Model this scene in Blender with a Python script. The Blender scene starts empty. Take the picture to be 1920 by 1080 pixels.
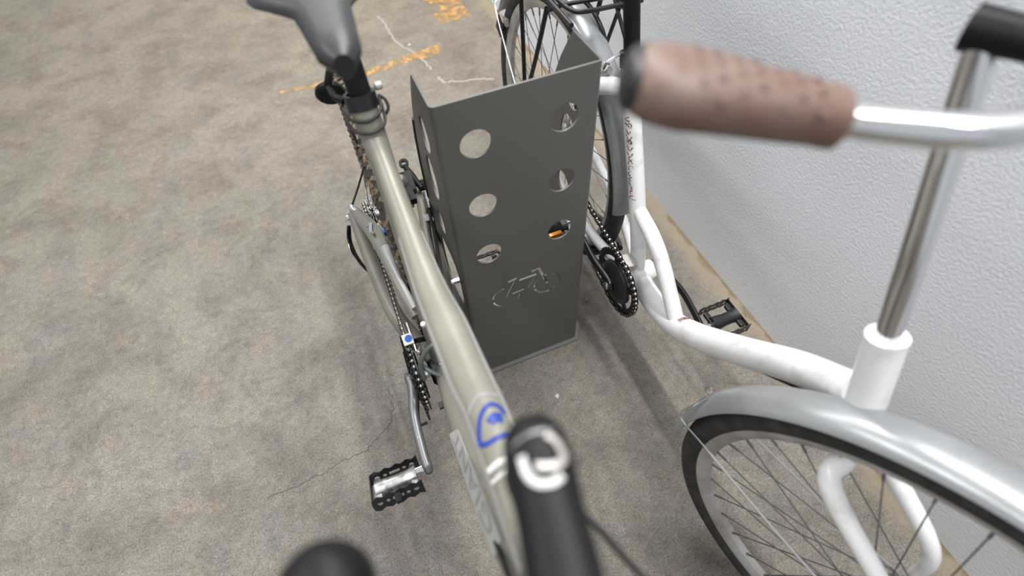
import bpy, bmesh, math, random
from mathutils import Vector, Matrix
random.seed(7)
SC = bpy.context.scene
COL = SC.collection
PI = math.pi
R = math.radians

# ------------------------------------------------------------------ camera, world, lights, exposure
cd = bpy.data.cameras.new('camera')
cam = bpy.data.objects.new('camera', cd); COL.objects.link(cam)
cr = Vector((0.92349518, -0.38104478, -0.0442891))
cu = Vector((0.33152627, 0.73468794, 0.59188171))
cf = Vector((0.19299476, 0.56128291, -0.80480713))
cam.matrix_world = Matrix(((cr.x, cu.x, -cf.x, -0.255), (cr.y, cu.y, -cf.y, -0.640), (cr.z, cu.z, -cf.z, 1.240), (0, 0, 0, 1)))
cd.sensor_width = 36.0; cd.sensor_fit = 'HORIZONTAL'
cd.lens = 36.0 * 992.7 / 1920.0
cd.clip_start = 0.02; cd.clip_end = 60
cd.dof.use_dof = True; cd.dof.focus_distance = 1.12; cd.dof.aperture_fstop = 2.1
SC.camera = cam
w = bpy.data.worlds.new('world'); SC.world = w; w.use_nodes = True
bg = w.node_tree.nodes['Background']; bg.inputs[0].default_value = (0.92, 0.96, 1.0, 1); bg.inputs[1].default_value = 0.43
SC.view_settings.view_transform = 'Standard'; SC.view_settings.look = 'None'
SC.view_settings.gamma = 1.0; SC.view_settings.use_curve_mapping = False
SC.view_settings.exposure = 0.58


def area_light(name, loc, sx, sy, power, rot=(0, 0, 0), col=(1, 0.985, 0.965)):
    l = bpy.data.lights.new(name, 'AREA'); l.shape = 'RECTANGLE'; l.size = sx; l.size_y = sy
    l.energy = power; l.color = col
    o = bpy.data.objects.new(name, l); COL.objects.link(o); o.location = loc; o.rotation_euler = rot
    return o


area_light('overhead_strip_light', (0.46, 0.6, 2.75), 0.08, 4.0, 70)
area_light('overhead_strip_light', (-1.3, 0.1, 2.75), 0.16, 3.6, 34)  # added strip, placed on the left to brighten the wall
area_light('overhead_strip_light', (-0.3, 3.8, 2.75), 1.6, 0.3, 36)


# ------------------------------------------------------------------ materials
def mat(name, col, rough=0.5, metal=0.0, noise=None, bump=None, coat=0.0, spec=0.5):
    """noise=(scale, colour2, lo, hi)   bump=(scale, strength, distance)"""
    m = bpy.data.materials.new(name); m.use_nodes = True
    nt = m.node_tree; N = nt.nodes; Lk = nt.links
    b = N['Principled BSDF']
    b.inputs['Base Color'].default_value = (*col, 1); b.inputs['Roughness'].default_value = rough
    b.inputs['Metallic'].default_value = metal; b.inputs['Coat Weight'].default_value = coat
    b.inputs['Specular IOR Level'].default_value = spec
    tc = N.new('ShaderNodeTexCoord')
    if noise:
        n = N.new('ShaderNodeTexNoise'); n.inputs['Scale'].default_value = noise[0]; n.inputs['Detail'].default_value = 6
        r = N.new('ShaderNodeValToRGB')
        r.color_ramp.elements[0].position = noise[2]; r.color_ramp.elements[1].position = noise[3]
        r.color_ramp.elements[0].color = (*noise[1], 1); r.color_ramp.elements[1].color = (*col, 1)
        Lk.new(tc.outputs['Object'], n.inputs['Vector']); Lk.new(n.outputs['Fac'], r.inputs['Fac'])
        Lk.new(r.outputs['Color'], b.inputs['Base Color'])
    if bump:
        n2 = N.new('ShaderNodeTexNoise'); n2.inputs['Scale'].default_value = bump[0]; n2.inputs['Detail'].default_value = 4
        bn = N.new('ShaderNodeBump'); bn.inputs['Strength'].default_value = bump[1]; bn.inputs['Distance'].default_value = bump[2]
        Lk.new(tc.outputs['Object'], n2.inputs['Vector']); Lk.new(n2.outputs['Fac'], bn.inputs['Height'])
        Lk.new(bn.outputs['Normal'], b.inputs['Normal'])
    return m


M = {}
M['rack'] = mat('rack_grey_powder_coat', (0.098, 0.097, 0.091), 0.45, 0.0, bump=(900, 0.12, 0.0004))
M['edge'] = mat('rack_edge_steel', (0.15, 0.15, 0.148), 0.45)
M['rubber'] = mat('black_rubber', (0.012, 0.012, 0.013), 0.6)
M['tyre'] = mat('tyre_rubber', (0.022, 0.021, 0.021), 0.75, noise=(40, (0.045, 0.042, 0.04), 0.35, 0.6))
M['mudtyre'] = mat('muddy_tyre_rubber', (0.035, 0.031, 0.028), 0.85, noise=(70, (0.21, 0.15, 0.09), 0.43, 0.53))
M['knob'] = mat('tyre_knob_rubber', (0.035, 0.032, 0.03), 0.85, noise=(60, (0.13, 0.10, 0.07), 0.38, 0.50))
M['black'] = mat('black_paint', (0.010, 0.010, 0.012), 0.32)
M['satin'] = mat('satin_black_metal', (0.008, 0.008, 0.009), 0.45, 0.0, spec=0.18)
M['plastic'] = mat('dark_grey_plastic', (0.017, 0.017, 0.019), 0.42, spec=0.4)
M['chrome'] = mat('chrome', (0.78, 0.78, 0.79), 0.16, 1.0)
M['steel'] = mat('worn_grey_steel', (0.50, 0.50, 0.50), 0.34, 0.9, noise=(60, (0.18, 0.17, 0.16), 0.35, 0.55))
M['crank'] = mat('grey_crank_alloy', (0.17, 0.17, 0.175), 0.36, 0.6, noise=(90, (0.5, 0.5, 0.5), 0.24, 0.32))
M['gold'] = mat('champagne_grey_frame_paint', (0.235, 0.228, 0.188), 0.44, 0.25, coat=0.0, noise=(14, (0.208, 0.202, 0.165), 0.35, 0.65))
M['lip'] = mat('pale_trim_and_lit_lip', (0.42, 0.42, 0.41), 0.4, 0.2)  # plain pale grey on small parts; paints the lit edge on the top-tube lips
M['white'] = mat('dirty_white_frame_paint', (0.84, 0.84, 0.845), 0.32, 0.0, coat=0.2, noise=(22, (0.62, 0.61, 0.60), 0.28, 0.47))
M['whiteprint'] = mat('white_decal', (0.55, 0.55, 0.535), 0.4)
M['greyprint'] = mat('grey_decal', (0.30, 0.30, 0.32), 0.4)
M['sticker'] = mat('pale_sticker', (0.36, 0.36, 0.42), 0.4)
M['lettering'] = mat('light_grey_lettering', (0.27, 0.27, 0.275), 0.4)
M['paleprint'] = mat('pale_grey_decal', (0.34, 0.34, 0.40), 0.4)
M['blue'] = mat('blue_decal', (0.012, 0.034, 0.24), 0.4)
M['bluebolt'] = mat('blue_anodised_metal', (0.02, 0.09, 0.34), 0.3, 0.3)
M['rust'] = mat('rust_red_decal', (0.17, 0.035, 0.018), 0.6, noise=(260, (0.62, 0.55, 0.52), 0.40, 0.52))
M['rim'] = mat('grey_rim_alloy', (0.52, 0.51, 0.50), 0.4, 0.35, noise=(18, (0.36, 0.33, 0.30), 0.35, 0.6))
M['spoke'] = mat('spoke_steel', (0.22, 0.22, 0.22), 0.3, 0.9)
M['fender'] = mat('silver_mudguard', (0.36, 0.37, 0.38), 0.30, 0.45, noise=(9, (0.28, 0.285, 0.29), 0.35, 0.6))
M['chainpin'] = mat('chain_bright_steel', (0.62, 0.60, 0.57), 0.3, 0.9)
M['chain'] = mat('chain_oily_steel', (0.035, 0.033, 0.031), 0.4, 0.6)
M['housing'] = mat('green_grey_cable_housing', (0.09, 0.11, 0.105), 0.3, 0.2)
M['amber'] = mat('amber_reflector', (0.85, 0.28, 0.01), 0.2)
M['dimple'] = mat('brown_dimple', (0.075, 0.036, 0.027), 0.6)


def leather():
    m = mat('brown_leather_grip', (0.26, 0.155, 0.118), 0.5, bump=(300, 0.15, 0.001))
    nt = m.node_tree; N = nt.nodes; b = N['Principled BSDF']
    tc = N.new('ShaderNodeTexCoord'); n = N.new('ShaderNodeTexNoise'); n.inputs['Scale'].default_value = 26
    r = N.new('ShaderNodeValToRGB')
    r.color_ramp.elements[0].position = 0.38; r.color_ramp.elements[0].color = (0.140, 0.080, 0.060, 1)
    r.color_ramp.elements[1].position = 0.62; r.color_ramp.elements[1].color = (0.160, 0.112, 0.090, 1)
    nt.links.new(tc.outputs['Object'], n.inputs['Vector']); nt.links.new(n.outputs['Fac'], r.inputs['Fac'])
    nt.links.new(r.outputs['Color'], b.inputs['Base Color'])
    return m


M['leather'] = leather()


def floor_mat():
    m = bpy.data.materials.new('stained_concrete'); m.use_nodes = True
    nt = m.node_tree; N = nt.nodes; L = nt.links; b = N['Principled BSDF']
    b.inputs['Roughness'].default_value = 0.72; b.inputs['Specular IOR Level'].default_value = 0.3
    tc = N.new('ShaderNodeTexCoord'); O = tc.outputs['Object']

    def noise(scale, det=6, rough=0.6, dist=0.0, vec=None):
        n = N.new('ShaderNodeTexNoise'); n.inputs['Scale'].default_value = scale; n.inputs['Detail'].default_value = det
        n.inputs['Roughness'].default_value = rough; n.inputs['Distortion'].default_value = dist
        L.new(vec or O, n.inputs['Vector']); return n.outputs['Fac']

    def ramp(f, stops):
        r = N.new('ShaderNodeValToRGB'); e = r.color_ramp.elements
        while len(e) > len(stops): e.remove(e[-1])
        while len(e) < len(stops): e.new(0.5)
        for q, (p_, c) in zip(e, stops): q.position = p_; q.color = (*c, 1) if len(c) == 3 else c
        L.new(f, r.inputs['Fac']); return r.outputs['Color']

    def mix(f, a, c, mode='MIX'):
        x = N.new('ShaderNodeMix'); x.data_type = 'RGBA'; x.blend_type = mode
        if isinstance(f, (int, float)): x.inputs['Factor'].default_value = f
        else: L.new(f, x.inputs['Factor'])
        for k, v in ((6, a), (7, c)):
            if isinstance(v, tuple): x.inputs[k].default_value = (*v, 1)
            else: L.new(v, x.inputs[k])
        return x.outputs[2]
    g = lambda v: (v, v, v)
    base = ramp(noise(2.3, 5, 0.6, 0.6), [(0.30, (0.285, 0.270, 0.242)), (0.5, (0.345, 0.325, 0.285)), (0.72, (0.385, 0.365, 0.320))])
    # brown-dark stains and blue-grey worn patches
    st = ramp(noise(5.0, 9, 0.72, 0.3), [(0.38, g(0.75)), (0.55, g(0))])
    base = mix(st, base, (0.215, 0.192, 0.165))
    st2 = ramp(noise(7.0, 9, 0.75, 0.2), [(0.54, g(0)), (0.66, g(0.7))])
    base = mix(st2, base, (0.245, 0.250, 0.262))
    tan = ramp(noise(13.0, 9, 0.8, 0.2), [(0.54, g(0)), (0.66, g(0.7))])
    base = mix(tan, base, (0.40, 0.345, 0.270))
    # fine mottling
    base = mix(0.75, base, ramp(noise(240, 4, 0.8), [(0.30, g(0.15)), (0.70, g(0.85))]), 'OVERLAY')
    base = mix(0.6, base, ramp(noise(48, 8, 0.85), [(0.32, g(0.25)), (0.68, g(0.75))]), 'OVERLAY')
    # sandy dirt that gathers along the foot of the wall (x = 0.607)
    sx = N.new('ShaderNodeSeparateXYZ'); L.new(O, sx.inputs[0])
    ad = N.new('ShaderNodeMath'); ad.operation = 'MULTIPLY_ADD'; L.new(noise(9, 5), ad.inputs[0]); ad.inputs[1].default_value = 0.10
    L.new(sx.outputs['X'], ad.inputs[2])
    sand = ramp(ad.outputs[0], [(0.585, g(0)), (0.625, g(0.7))])
    base = mix(sand, base, (0.47, 0.405, 0.295))
    dk = ramp(ad.outputs[0], [(0.646, g(0)), (0.655, g(0.6))])
    base = mix(dk, base, (0.22, 0.135, 0.055))
    # sandy tint towards the back
    rb = N.new('ShaderNodeMapRange'); rb.inputs[1].default_value = 0.2; rb.inputs[2].default_value = 2.0; rb.inputs[4].default_value = 0.55
    L.new(sx.outputs['Y'], rb.inputs[0])
    base = mix(rb.outputs[0], base, mix(1.0, base, (1.10, 1.04, 0.88), 'MULTIPLY'))
    speck = ramp(noise(330, 3, 0.8), [(0.60, g(0)), (0.70, g(0.75))])
    base = mix(speck, base, (0.13, 0.12, 0.11))
    pale = ramp(noise(210, 3, 0.8), [(0.63, g(0)), (0.72, g(0.6))])
    base = mix(pale, base, (0.52, 0.49, 0.44))
    base = mix(1.0, base, (0.605, 0.583, 0.568), 'MULTIPLY')
    L.new(base, b.inputs['Base Color'])
    # stippled relief
    vo = N.new('ShaderNodeTexVoronoi'); vo.inputs['Scale'].default_value = 210; L.new(O, vo.inputs['Vector'])
    bm1 = N.new('ShaderNodeBump'); bm1.inputs['Strength'].default_value = 0.35; bm1.inputs['Distance'].default_value = 0.0012
    L.new(vo.outputs['Distance'], bm1.inputs['Height'])
    bm2 = N.new('ShaderNodeBump'); bm2.inputs['Strength'].default_value = 0.45; bm2.inputs['Distance'].default_value = 0.004
    L.new(noise(60, 8, 0.7), bm2.inputs['Height']); L.new(bm1.outputs['Normal'], bm2.inputs['Normal'])
    L.new(bm2.outputs['Normal'], b.inputs['Normal'])
    return m


M['floor'] = floor_mat()
M['wall'] = mat('painted_plaster', (0.74, 0.755, 0.785), 0.75, bump=(150, 0.35, 0.003), noise=(2.2, (0.70, 0.715, 0.745), 0.35, 0.65))
M['orange'] = mat('worn_orange_paint', (0.56, 0.30, 0.09), 0.7, noise=(34, (0.34, 0.25, 0.13), 0.42, 0.56))


def worn_paint():
    m = M['orange']; nt = m.node_tree; N = nt.nodes
    tc = N.new('ShaderNodeTexCoord'); n = N.new('ShaderNodeTexNoise'); n.inputs['Scale'].default_value = 28; n.inputs['Detail'].default_value = 8
    n.inputs['Roughness'].default_value = 0.7
    r = N.new('ShaderNodeValToRGB'); r.color_ramp.elements[0].position = 0.40; r.color_ramp.elements[1].position = 0.60
    nt.links.new(tc.outputs['Object'], n.inputs['Vector']); nt.links.new(n.outputs['Fac'], r.inputs['Fac'])
    nt.links.new(r.outputs['Color'], N['Principled BSDF'].inputs['Alpha'])


worn_paint()


# ------------------------------------------------------------------ object helpers
def link(name, me, parent=None, mats=None):
    o = bpy.data.objects.new(name, me); COL.objects.link(o)
    if parent is not None: o.parent = parent
    for m in (mats or []): me.materials.append(m)
    return o


def root_of(o):
    while o.parent is not None: o = o.parent
    return o


def thing(name, label, cat, loc, group=None):
    o = bpy.data.objects.new(name, None); COL.objects.link(o); o.location = loc
    o.empty_display_size = 0.05
    o['label'] = label; o['category'] = cat
    if group: o['group'] = group
    return o


def mk(name, verts, faces, m, parent=None, smooth=True, fm=None, label=None):
    """mesh from world coordinates; every part keeps its origin at its thing's base"""
    off = Vector(root_of(parent).location) if parent is not None else Vector((0, 0, 0))
    me = bpy.data.meshes.new(name)
    me.from_pydata([Vector(v) - off for v in verts], [], faces)
    ms = m if isinstance(m, (list, tuple)) else [m]
    for q in ms: me.materials.append(q)
    if fm:
        for pl, k in zip(me.polygons, fm): pl.material_index = k
    bm = bmesh.new(); bm.from_mesh(me); bmesh.ops.recalc_face_normals(bm, faces=bm.faces); bm.to_mesh(me); bm.free()
    if smooth:
        for pl in me.polygons: pl.use_smooth = True
        try: me.set_sharp_from_angle(angle=R(38))
        except Exception: pass
    o = link(name, me, parent)
    if label: o['label'] = label
    return o


class MB:
    def __init__(s): s.v = []; s.f = []; s.m = []
    def add(s, vf, k=0):
        v, f = vf; n = len(s.v); s.v += [Vector(q) for q in v]; s.f += [[i + n for i in q] for q in f]; s.m += [k] * len(f); return s
    def build(s, name, m, parent=None, smooth=True, label=None): return mk(name, s.v, s.f, m, parent, smooth, s.m, label)


def catmull(pts, n=8):
    P = [Vector(p) for p in pts]
    if len(P) < 3: return [P[0].lerp(P[-1], i / n) for i in range(n + 1)], [(i / n) for i in range(n + 1)]
    out = []; par = []
    for i in range(len(P) - 1):
        a = P[i - 1] if i else P[0] * 2 - P[1]; b = P[i]; c = P[i + 1]; d = P[i + 2] if i + 2 < len(P) else P[-1] * 2 - P[-2]
        for k in range(n):
            t = k / n
            out.append(0.5 * ((2 * b) + (c - a) * t + (2 * a - 5 * b + 4 * c - d) * t * t + (3 * b - a - 3 * c + d) * t ** 3)); par.append(i + t)
    out.append(P[-1]); par.append(len(P) - 1)
    return out, par


def lerpr(rad, t):
    if isinstance(rad, (int, float)): return (rad, rad)
    i = min(int(t), len(rad) - 1); j = min(i + 1, len(rad) - 1); u = t - i
    A = rad[i] if isinstance(rad[i], tuple) else (rad[i], rad[i]); B = rad[j] if isinstance(rad[j], tuple) else (rad[j], rad[j])
    return (A[0] * (1 - u) + B[0] * u, A[1] * (1 - u) + B[1] * u)


def tube(pts, rad, n=12, res=6, up=(0, 0, 1), cap=True, power=2.0, rawpath=False):
    """sweep of an ellipse/superellipse; rad = number or per-control-point (across, upwards)"""
    if rawpath: C = [Vector(p) for p in pts]; par = list(range(len(C)))
    else:
        C, par = catmull(pts, res)
        if len(pts) == 2: par = [q for q in par]
    V = []; F = []
    U = Vector(up)
    for i, c in enumerate(C):
        t = (C[min(i + 1, len(C) - 1)] - C[max(i - 1, 0)]).normalized()
        a = t.cross(U)
        if a.length < 1e-3: a = t.cross(Vector((0.3, 1, 0)))
        a.normalize(); b = a.cross(t).normalized()
        ra, rb = lerpr(rad, par[i] if len(pts) > 2 or rawpath else par[i] * (1 if not isinstance(rad, (list,)) else len(rad) - 1))
        for k in range(n):
            th = 2 * PI * k / n; cx = math.cos(th); sy = math.sin(th)
            e = 2.0 / power
            cx = math.copysign(abs(cx) ** e, cx); sy = math.copysign(abs(sy) ** e, sy)
            V.append(c + a * ra * cx + b * rb * sy)
    m = len(C)
    for i in range(m - 1):
        for k in range(n):
            F.append([i * n + k, i * n + (k + 1) % n, (i + 1) * n + (k + 1) % n, (i + 1) * n + k])
    if cap: F.append(list(range(n))[::-1]); F.append([(m - 1) * n + k for k in range(n)])
    return V, F


def frame(axis, ref=(0, 0, 1)):
    a = Vector(axis).normalized(); r = Vector(ref)
    if abs(a.dot(r.normalized())) > 0.95: r = Vector((0, 1, 0))
    u = (r - a * r.dot(a)).normalized(); return a, u, a.cross(u)


def lathe(profile, c, axis, n=32, ref=(0, 0, 1), closed=False, a0=0.0, a1=2 * PI):
    """profile = [(radius, height along axis)]"""
    a, u, v = frame(axis, ref); c = Vector(c); V = []; F = []
    full = abs(a1 - a0 - 2 * PI) < 1e-6; m = n if full else n + 1
    for i in range(m):
        th = a0 + (a1 - a0) * i / n; d = u * math.cos(th) + v * math.sin(th)
        for r, h in profile: V.append(c + d * r + a * h)
    k = len(profile)
    for i in range(n):
        j = (i + 1) % m if full else i + 1
        for q in range(k if closed else k - 1):
            F.append([i * k + q, i * k + (q + 1) % k, j * k + (q + 1) % k, j * k + q])
    return V, F


def disc(c, axis, r, h, n=24, bevel=0.0, ref=(0, 0, 1)):
    b = min(bevel, h / 2, r / 2)
    return lathe([(0.0001, 0), (r - b, 0), (r, b), (r, h - b), (r - b, h), (0.0001, h)], Vector(c) - Vector(axis).normalized() * h / 2, axis, n, ref)


def box(c, s, rot=None, bevel=0.0):
    bm = bmesh.new(); bmesh.ops.create_cube(bm, size=1.0)
    for v in bm.verts: v.co = Vector((v.co.x * s[0], v.co.y * s[1], v.co.z * s[2]))
    if bevel: bmesh.ops.bevel(bm, geom=bm.edges[:], offset=bevel, segments=2, affect='EDGES', profile=0.7)
    mt = rot if rot is not None else Matrix.Identity(3)
    bm.verts.index_update()
    V = [mt @ v.co + Vector(c) for v in bm.verts]; F = [[v.index for v in f.verts] for f in bm.faces]; bm.free()
    return V, F


def basis(x, y=None, z=(0, 0, 1)):
    """3x3 whose columns are x and its perpendiculars"""
    X = Vector(x).normalized(); Z = Vector(z); Y = Z.cross(X).normalized(); Z = X.cross(Y).normalized()
    return Matrix((X, Y, Z)).transposed()


def plate(outline, holes, th, mtx, bevel=0.0):
    """flat sheet with real holes: 2D outline + holes -> (verts, faces), placed by a 4x4 (local x,y in sheet, z = thickness)"""
    cu_ = bpy.data.curves.new('tmp', 'CURVE'); cu_.dimensions = '2D'; cu_.fill_mode = 'BOTH'; cu_.extrude = th / 2; cu_.bevel_depth = bevel
    for poly in [outline] + holes:
        s = cu_.splines.new('POLY'); s.points.add(len(poly) - 1); s.use_cyclic_u = True
        for q, (x, y) in zip(s.points, poly): q.co = (x, y, 0, 1)
    o = bpy.data.objects.new('tmp', cu_); COL.objects.link(o)
    bpy.context.view_layer.update()
    me = bpy.data.meshes.new_from_object(o)
    bm = bmesh.new(); bm.from_mesh(me); bmesh.ops.remove_doubles(bm, verts=bm.verts, dist=1e-6); bm.verts.index_update()
    V = [mtx @ v.co for v in bm.verts]; F = [[v.index for v in f.verts] for f in bm.faces]; bm.free()
    bpy.data.objects.remove(o); bpy.data.curves.remove(cu_); bpy.data.meshes.remove(me)
    return V, F


def circle(cx, cy, r, n=40): return [(cx + r * math.cos(2 * PI * k / n), cy + r * math.sin(2 * PI * k / n)) for k in range(n)]


def stroke(pts, w_):
    """thin closed outline around a 2D polyline"""
    P = [Vector((x, y)) for x, y in pts]; A = []; B = []
    for i, p_ in enumerate(P):
        t = (P[min(i + 1, len(P) - 1)] - P[max(i - 1, 0)]).normalized(); n_ = Vector((-t.y, t.x))
        A.append(tuple(p_ + n_ * w_ / 2)); B.append(tuple(p_ - n_ * w_ / 2))
    return A + B[::-1]


def arc2(cx, cy, r, a, b, n=14): return [(cx + r * math.cos(R(a + (b - a) * k / n)), cy + r * math.sin(R(a + (b - a) * k / n))) for k in range(n + 1)]


def struct(o, label=None):
    o['kind'] = 'structure'
    if label: o['label'] = label
    return o


# ------------------------------------------------------------------ the setting
fl = mk('floor', *box((0, 0, 0), (1, 1, 1)), M['floor'], smooth=False)
fl.data.clear_geometry()
fl.data.from_pydata([(-6, -4, 0), (0.607, -4, 0), (0.607, 7, 0), (-6, 7, 0), (-6, -4, -0.1), (0.607, -4, -0.1), (0.607, 7, -0.1), (-6, 7, -0.1)], [],
                    [(0, 1, 2, 3), (4, 7, 6, 5), (0, 4, 5, 1), (1, 5, 6, 2), (2, 6, 7, 3), (3, 7, 4, 0)])
struct(fl, 'stained grey beige concrete floor')
wl = mk('wall_right', *box((0.707, 1.5, 1.35), (0.2, 11, 2.9)), M['wall'], smooth=False)
struct(wl, 'white painted rough plaster wall')


def floor_crack(pts, wid, m, label):
    P, _ = catmull([(x, y, 0) for x, y in pts], 10); random.seed(5)
    P = [Vector((p_.x + random.uniform(-.004, .004), p_.y + random.uniform(-.004, .004), 0)) for p_ in P]
    V, F = plate([(q[0], q[1]) for q in stroke([(p_.x, p_.y) for p_ in P], wid)], [], 0.0004, Matrix.Translation((0, 0, 0.0004)))
    o = mk('crack', V, F, m, fl, smooth=False); o['label'] = label


M['crackdark'] = mat('dark_crack', (0.10, 0.092, 0.083), 0.9)  # flat dark tone for the hairline crack
M['crackpale'] = mat('crack_filler', (0.34, 0.32, 0.275), 0.9)
floor_crack([(-0.70, -0.10), (-0.577, -0.092), (-0.511, -0.082), (-0.457, -0.075), (-0.419, -0.055), (-0.389, -0.031), (-0.372, 0.02), (-0.375, 0.06)], 0.0016, M['crackdark'], 'thin dark hairline crack')
floor_crack([(0.070, 1.98), (0.085, 1.891), (0.086, 1.768), (0.103, 1.673), (0.137, 1.592), (0.16, 1.50), (0.17, 1.42)], 0.008, M['crackpale'], 'pale filled crack')
floor_crack([(0.174, 1.358), (0.192, 1.306), (0.225, 1.30), (0.265, 1.282), (0.32, 1.27), (0.379, 1.243)], 0.010, M['crackpale'], 'pale filled crack')


def paint_mark(outline, label):
    V, F = plate(outline, [], 0.0006, Matrix.Translation((0, 0, 0.0005)))
    o = mk('painted_line', V, F, M['orange'], smooth=False); o['label'] = label; o['category'] = 'floor marking'


def rough(poly, amp=0.007):
    out = []
    for i, (x, y) in enumerate(poly):
        x2, y2 = poly[(i + 1) % len(poly)]
        L_ = math.hypot(x2 - x, y2 - y); k = max(1, int(L_ / 0.02))
        for j in range(k):
            t = j / k; out.append((x + (x2 - x) * t + random.uniform(-amp, amp), y + (y2 - y) * t + random.uniform(-amp, amp)))
    return out


paint_mark(rough([(-0.12, 1.50), (0.03, 1.52), (0.25, 1.53), (0.255, 1.60), (0.13, 1.585), (-0.05, 1.545), (-0.30, 1.545), (-0.45, 1.56), (-0.45, 1.535), (-0.28, 1.52)]),
           'narrow worn orange painted line crossing the floor behind the silver bicycle saddle')
paint_mark(rough([(0.30, 2.30), (0.40, 2.28), (0.47, 1.95), (0.48, 1.78), (0.33, 1.76), (0.31, 1.86), (0.37, 1.93), (0.29, 2.05)]),
           'wide worn orange painted patch on the floor at the back near the wheel')

# ------------------------------------------------------------------ the steel rack
W2 = 0.1368; H = 0.8; TH = 0.004; FB = 0.008
rack = thing('bicycle_rack', 'dark grey folded steel bicycle rack with round holes and bicycle cut-out', 'bicycle rack', (0, 0.06, 0))
Mfront = Matrix(((1, 0, 0, 0), (0, 0, 1, TH / 2), (0, 1, 0, 0), (0, 0, 0, 1)))   # (x, y) -> (x, z)
hz = (0.7186, 0.5871, 0.4568); hr = 0.0261
holes = [circle(-0.0760, z, hr, 48) for z in hz] + [circle(0.0747, z, hr, 48) for z in hz]
E_ = []
for a, b in ((78, 168), (172, 248), (262, 284), (300, 352)): E_.append(stroke(arc2(-0.0475, 0.2975, 0.0325, a + 18, b if b < 352 else 348), 0.0052))
for a, b in ((92, 112), (70, -28), (-36, -62), (-78, -168), (178, 128)): E_.append(stroke(arc2(0.0485, 0.2950, 0.0310, a, b), 0.0052))
E_ += [stroke([(-0.0425, 0.3470), (-0.0215, 0.3505)], 0.0072), stroke([(-0.0265, 0.3425), (-0.0480, 0.2965)], 0.0050),
       stroke([(-0.0170, 0.3405), (0.0240, 0.3410)], 0.0070), stroke([(0.0120, 0.3555), (0.0285, 0.3575), (0.0350, 0.3370), (0.0490, 0.2945)], 0.0064),
       stroke([(0.0225, 0.3330), (0.0035, 0.3020)], 0.0052), stroke([(-0.0350, 0.3005), (-0.0065, 0.3030)], 0.0052)]
b_ = MB()
b_.add(plate([(-W2 + FB, 0.006), (W2 - FB, 0.006), (W2 - FB, H), (-W2 + FB, H)], holes + E_, TH, Mfront))
for s in (-1, 1):   # rounded fold of the sheet
    V = []; F = []
    n = 8
    for i in range(n + 1):
        th = PI / 2 * i / n
        for rr in (FB, FB - TH):
            for z in (0.006, H): V.append((s * (W2 - FB + rr * math.sin(th)), FB - rr * math.cos(th), z))
    for i in range(n):
        a = 4 * i; c = 4 * (i + 1)
        F += [[a, a + 1, c + 1, c], [a + 2, c + 2, c + 3, a + 3], [a + 1, a + 3, c + 3, c + 1], [a, c, c + 2, a + 2]]
    b_.add((V, F))
b_.build('front_panel', M['rack'], rack)
FO = [(FB, 0.006), (FB, H), (0.093, H), (0.099, 0.797), (0.104, 0.790), (0.137, 0.738), (0.156, 0.700), (0.176, 0.650), (0.189, 0.600), (0.196, 0.550), (0.199, 0.49), (0.199, 0.006)]
fh = [[(yc + ra * math.cos(t), z + rb * math.sin(t)) for t in [2 * PI * k / 40 for k in range(40)]] for yc, z, ra, rb in ((0.086, 0.697, 0.027, 0.034), (0.098, 0.594, 0.031, 0.048), (0.108, 0.470, 0.026, 0.026))]
slot = [(0.10 + 0.068 * math.copysign(abs(math.cos(t)) ** 0.6, math.cos(t)), 0.325 + 0.072 * math.copysign(abs(math.sin(t)) ** 0.6, math.sin(t))) for t in [2 * PI * k / 40 for k in range(40)]]
for s in (-1, 1):
    ms = Matrix(((0, 0, s, s * (W2 - TH / 2)), (1, 0, 0, 0), (0, 1, 0, 0), (0, 0, 0, 1)))
    V, F = plate(FO, fh + [slot], TH, ms); mk('side_panel', V, F, M['rack'], rack)
    V, F = tube([(s * (W2 - 0.001), y + 0.0015, z) for y, z in [(0.166, 0.675), (0.181, 0.632), (0.191, 0.59), (0.197, 0.55), (0.200, 0.49), (0.200, 0.38), (0.200, 0.25), (0.200, 0.10)]], (0.0042 if s < 0 else 0.003), n=8)
    mk('edge_trim', V, F, M['rubber'], rack, label='black rubber edge trim')
bp = [(-W2 - 0.006, -0.010), (W2 + 0.001, -0.010), (W2 + 0.022, 0.03), (W2 + 0.032, 0.08), (W2 + 0.032, 0.24), (-W2 - 0.030, 0.24), (-W2 - 0.030, 0.05)]
V, F = plate(bp, [], 0.006, Matrix.Translation((0, 0, 0.003))); mk('base_plate', V, F, M['edge'], rack)


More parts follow.
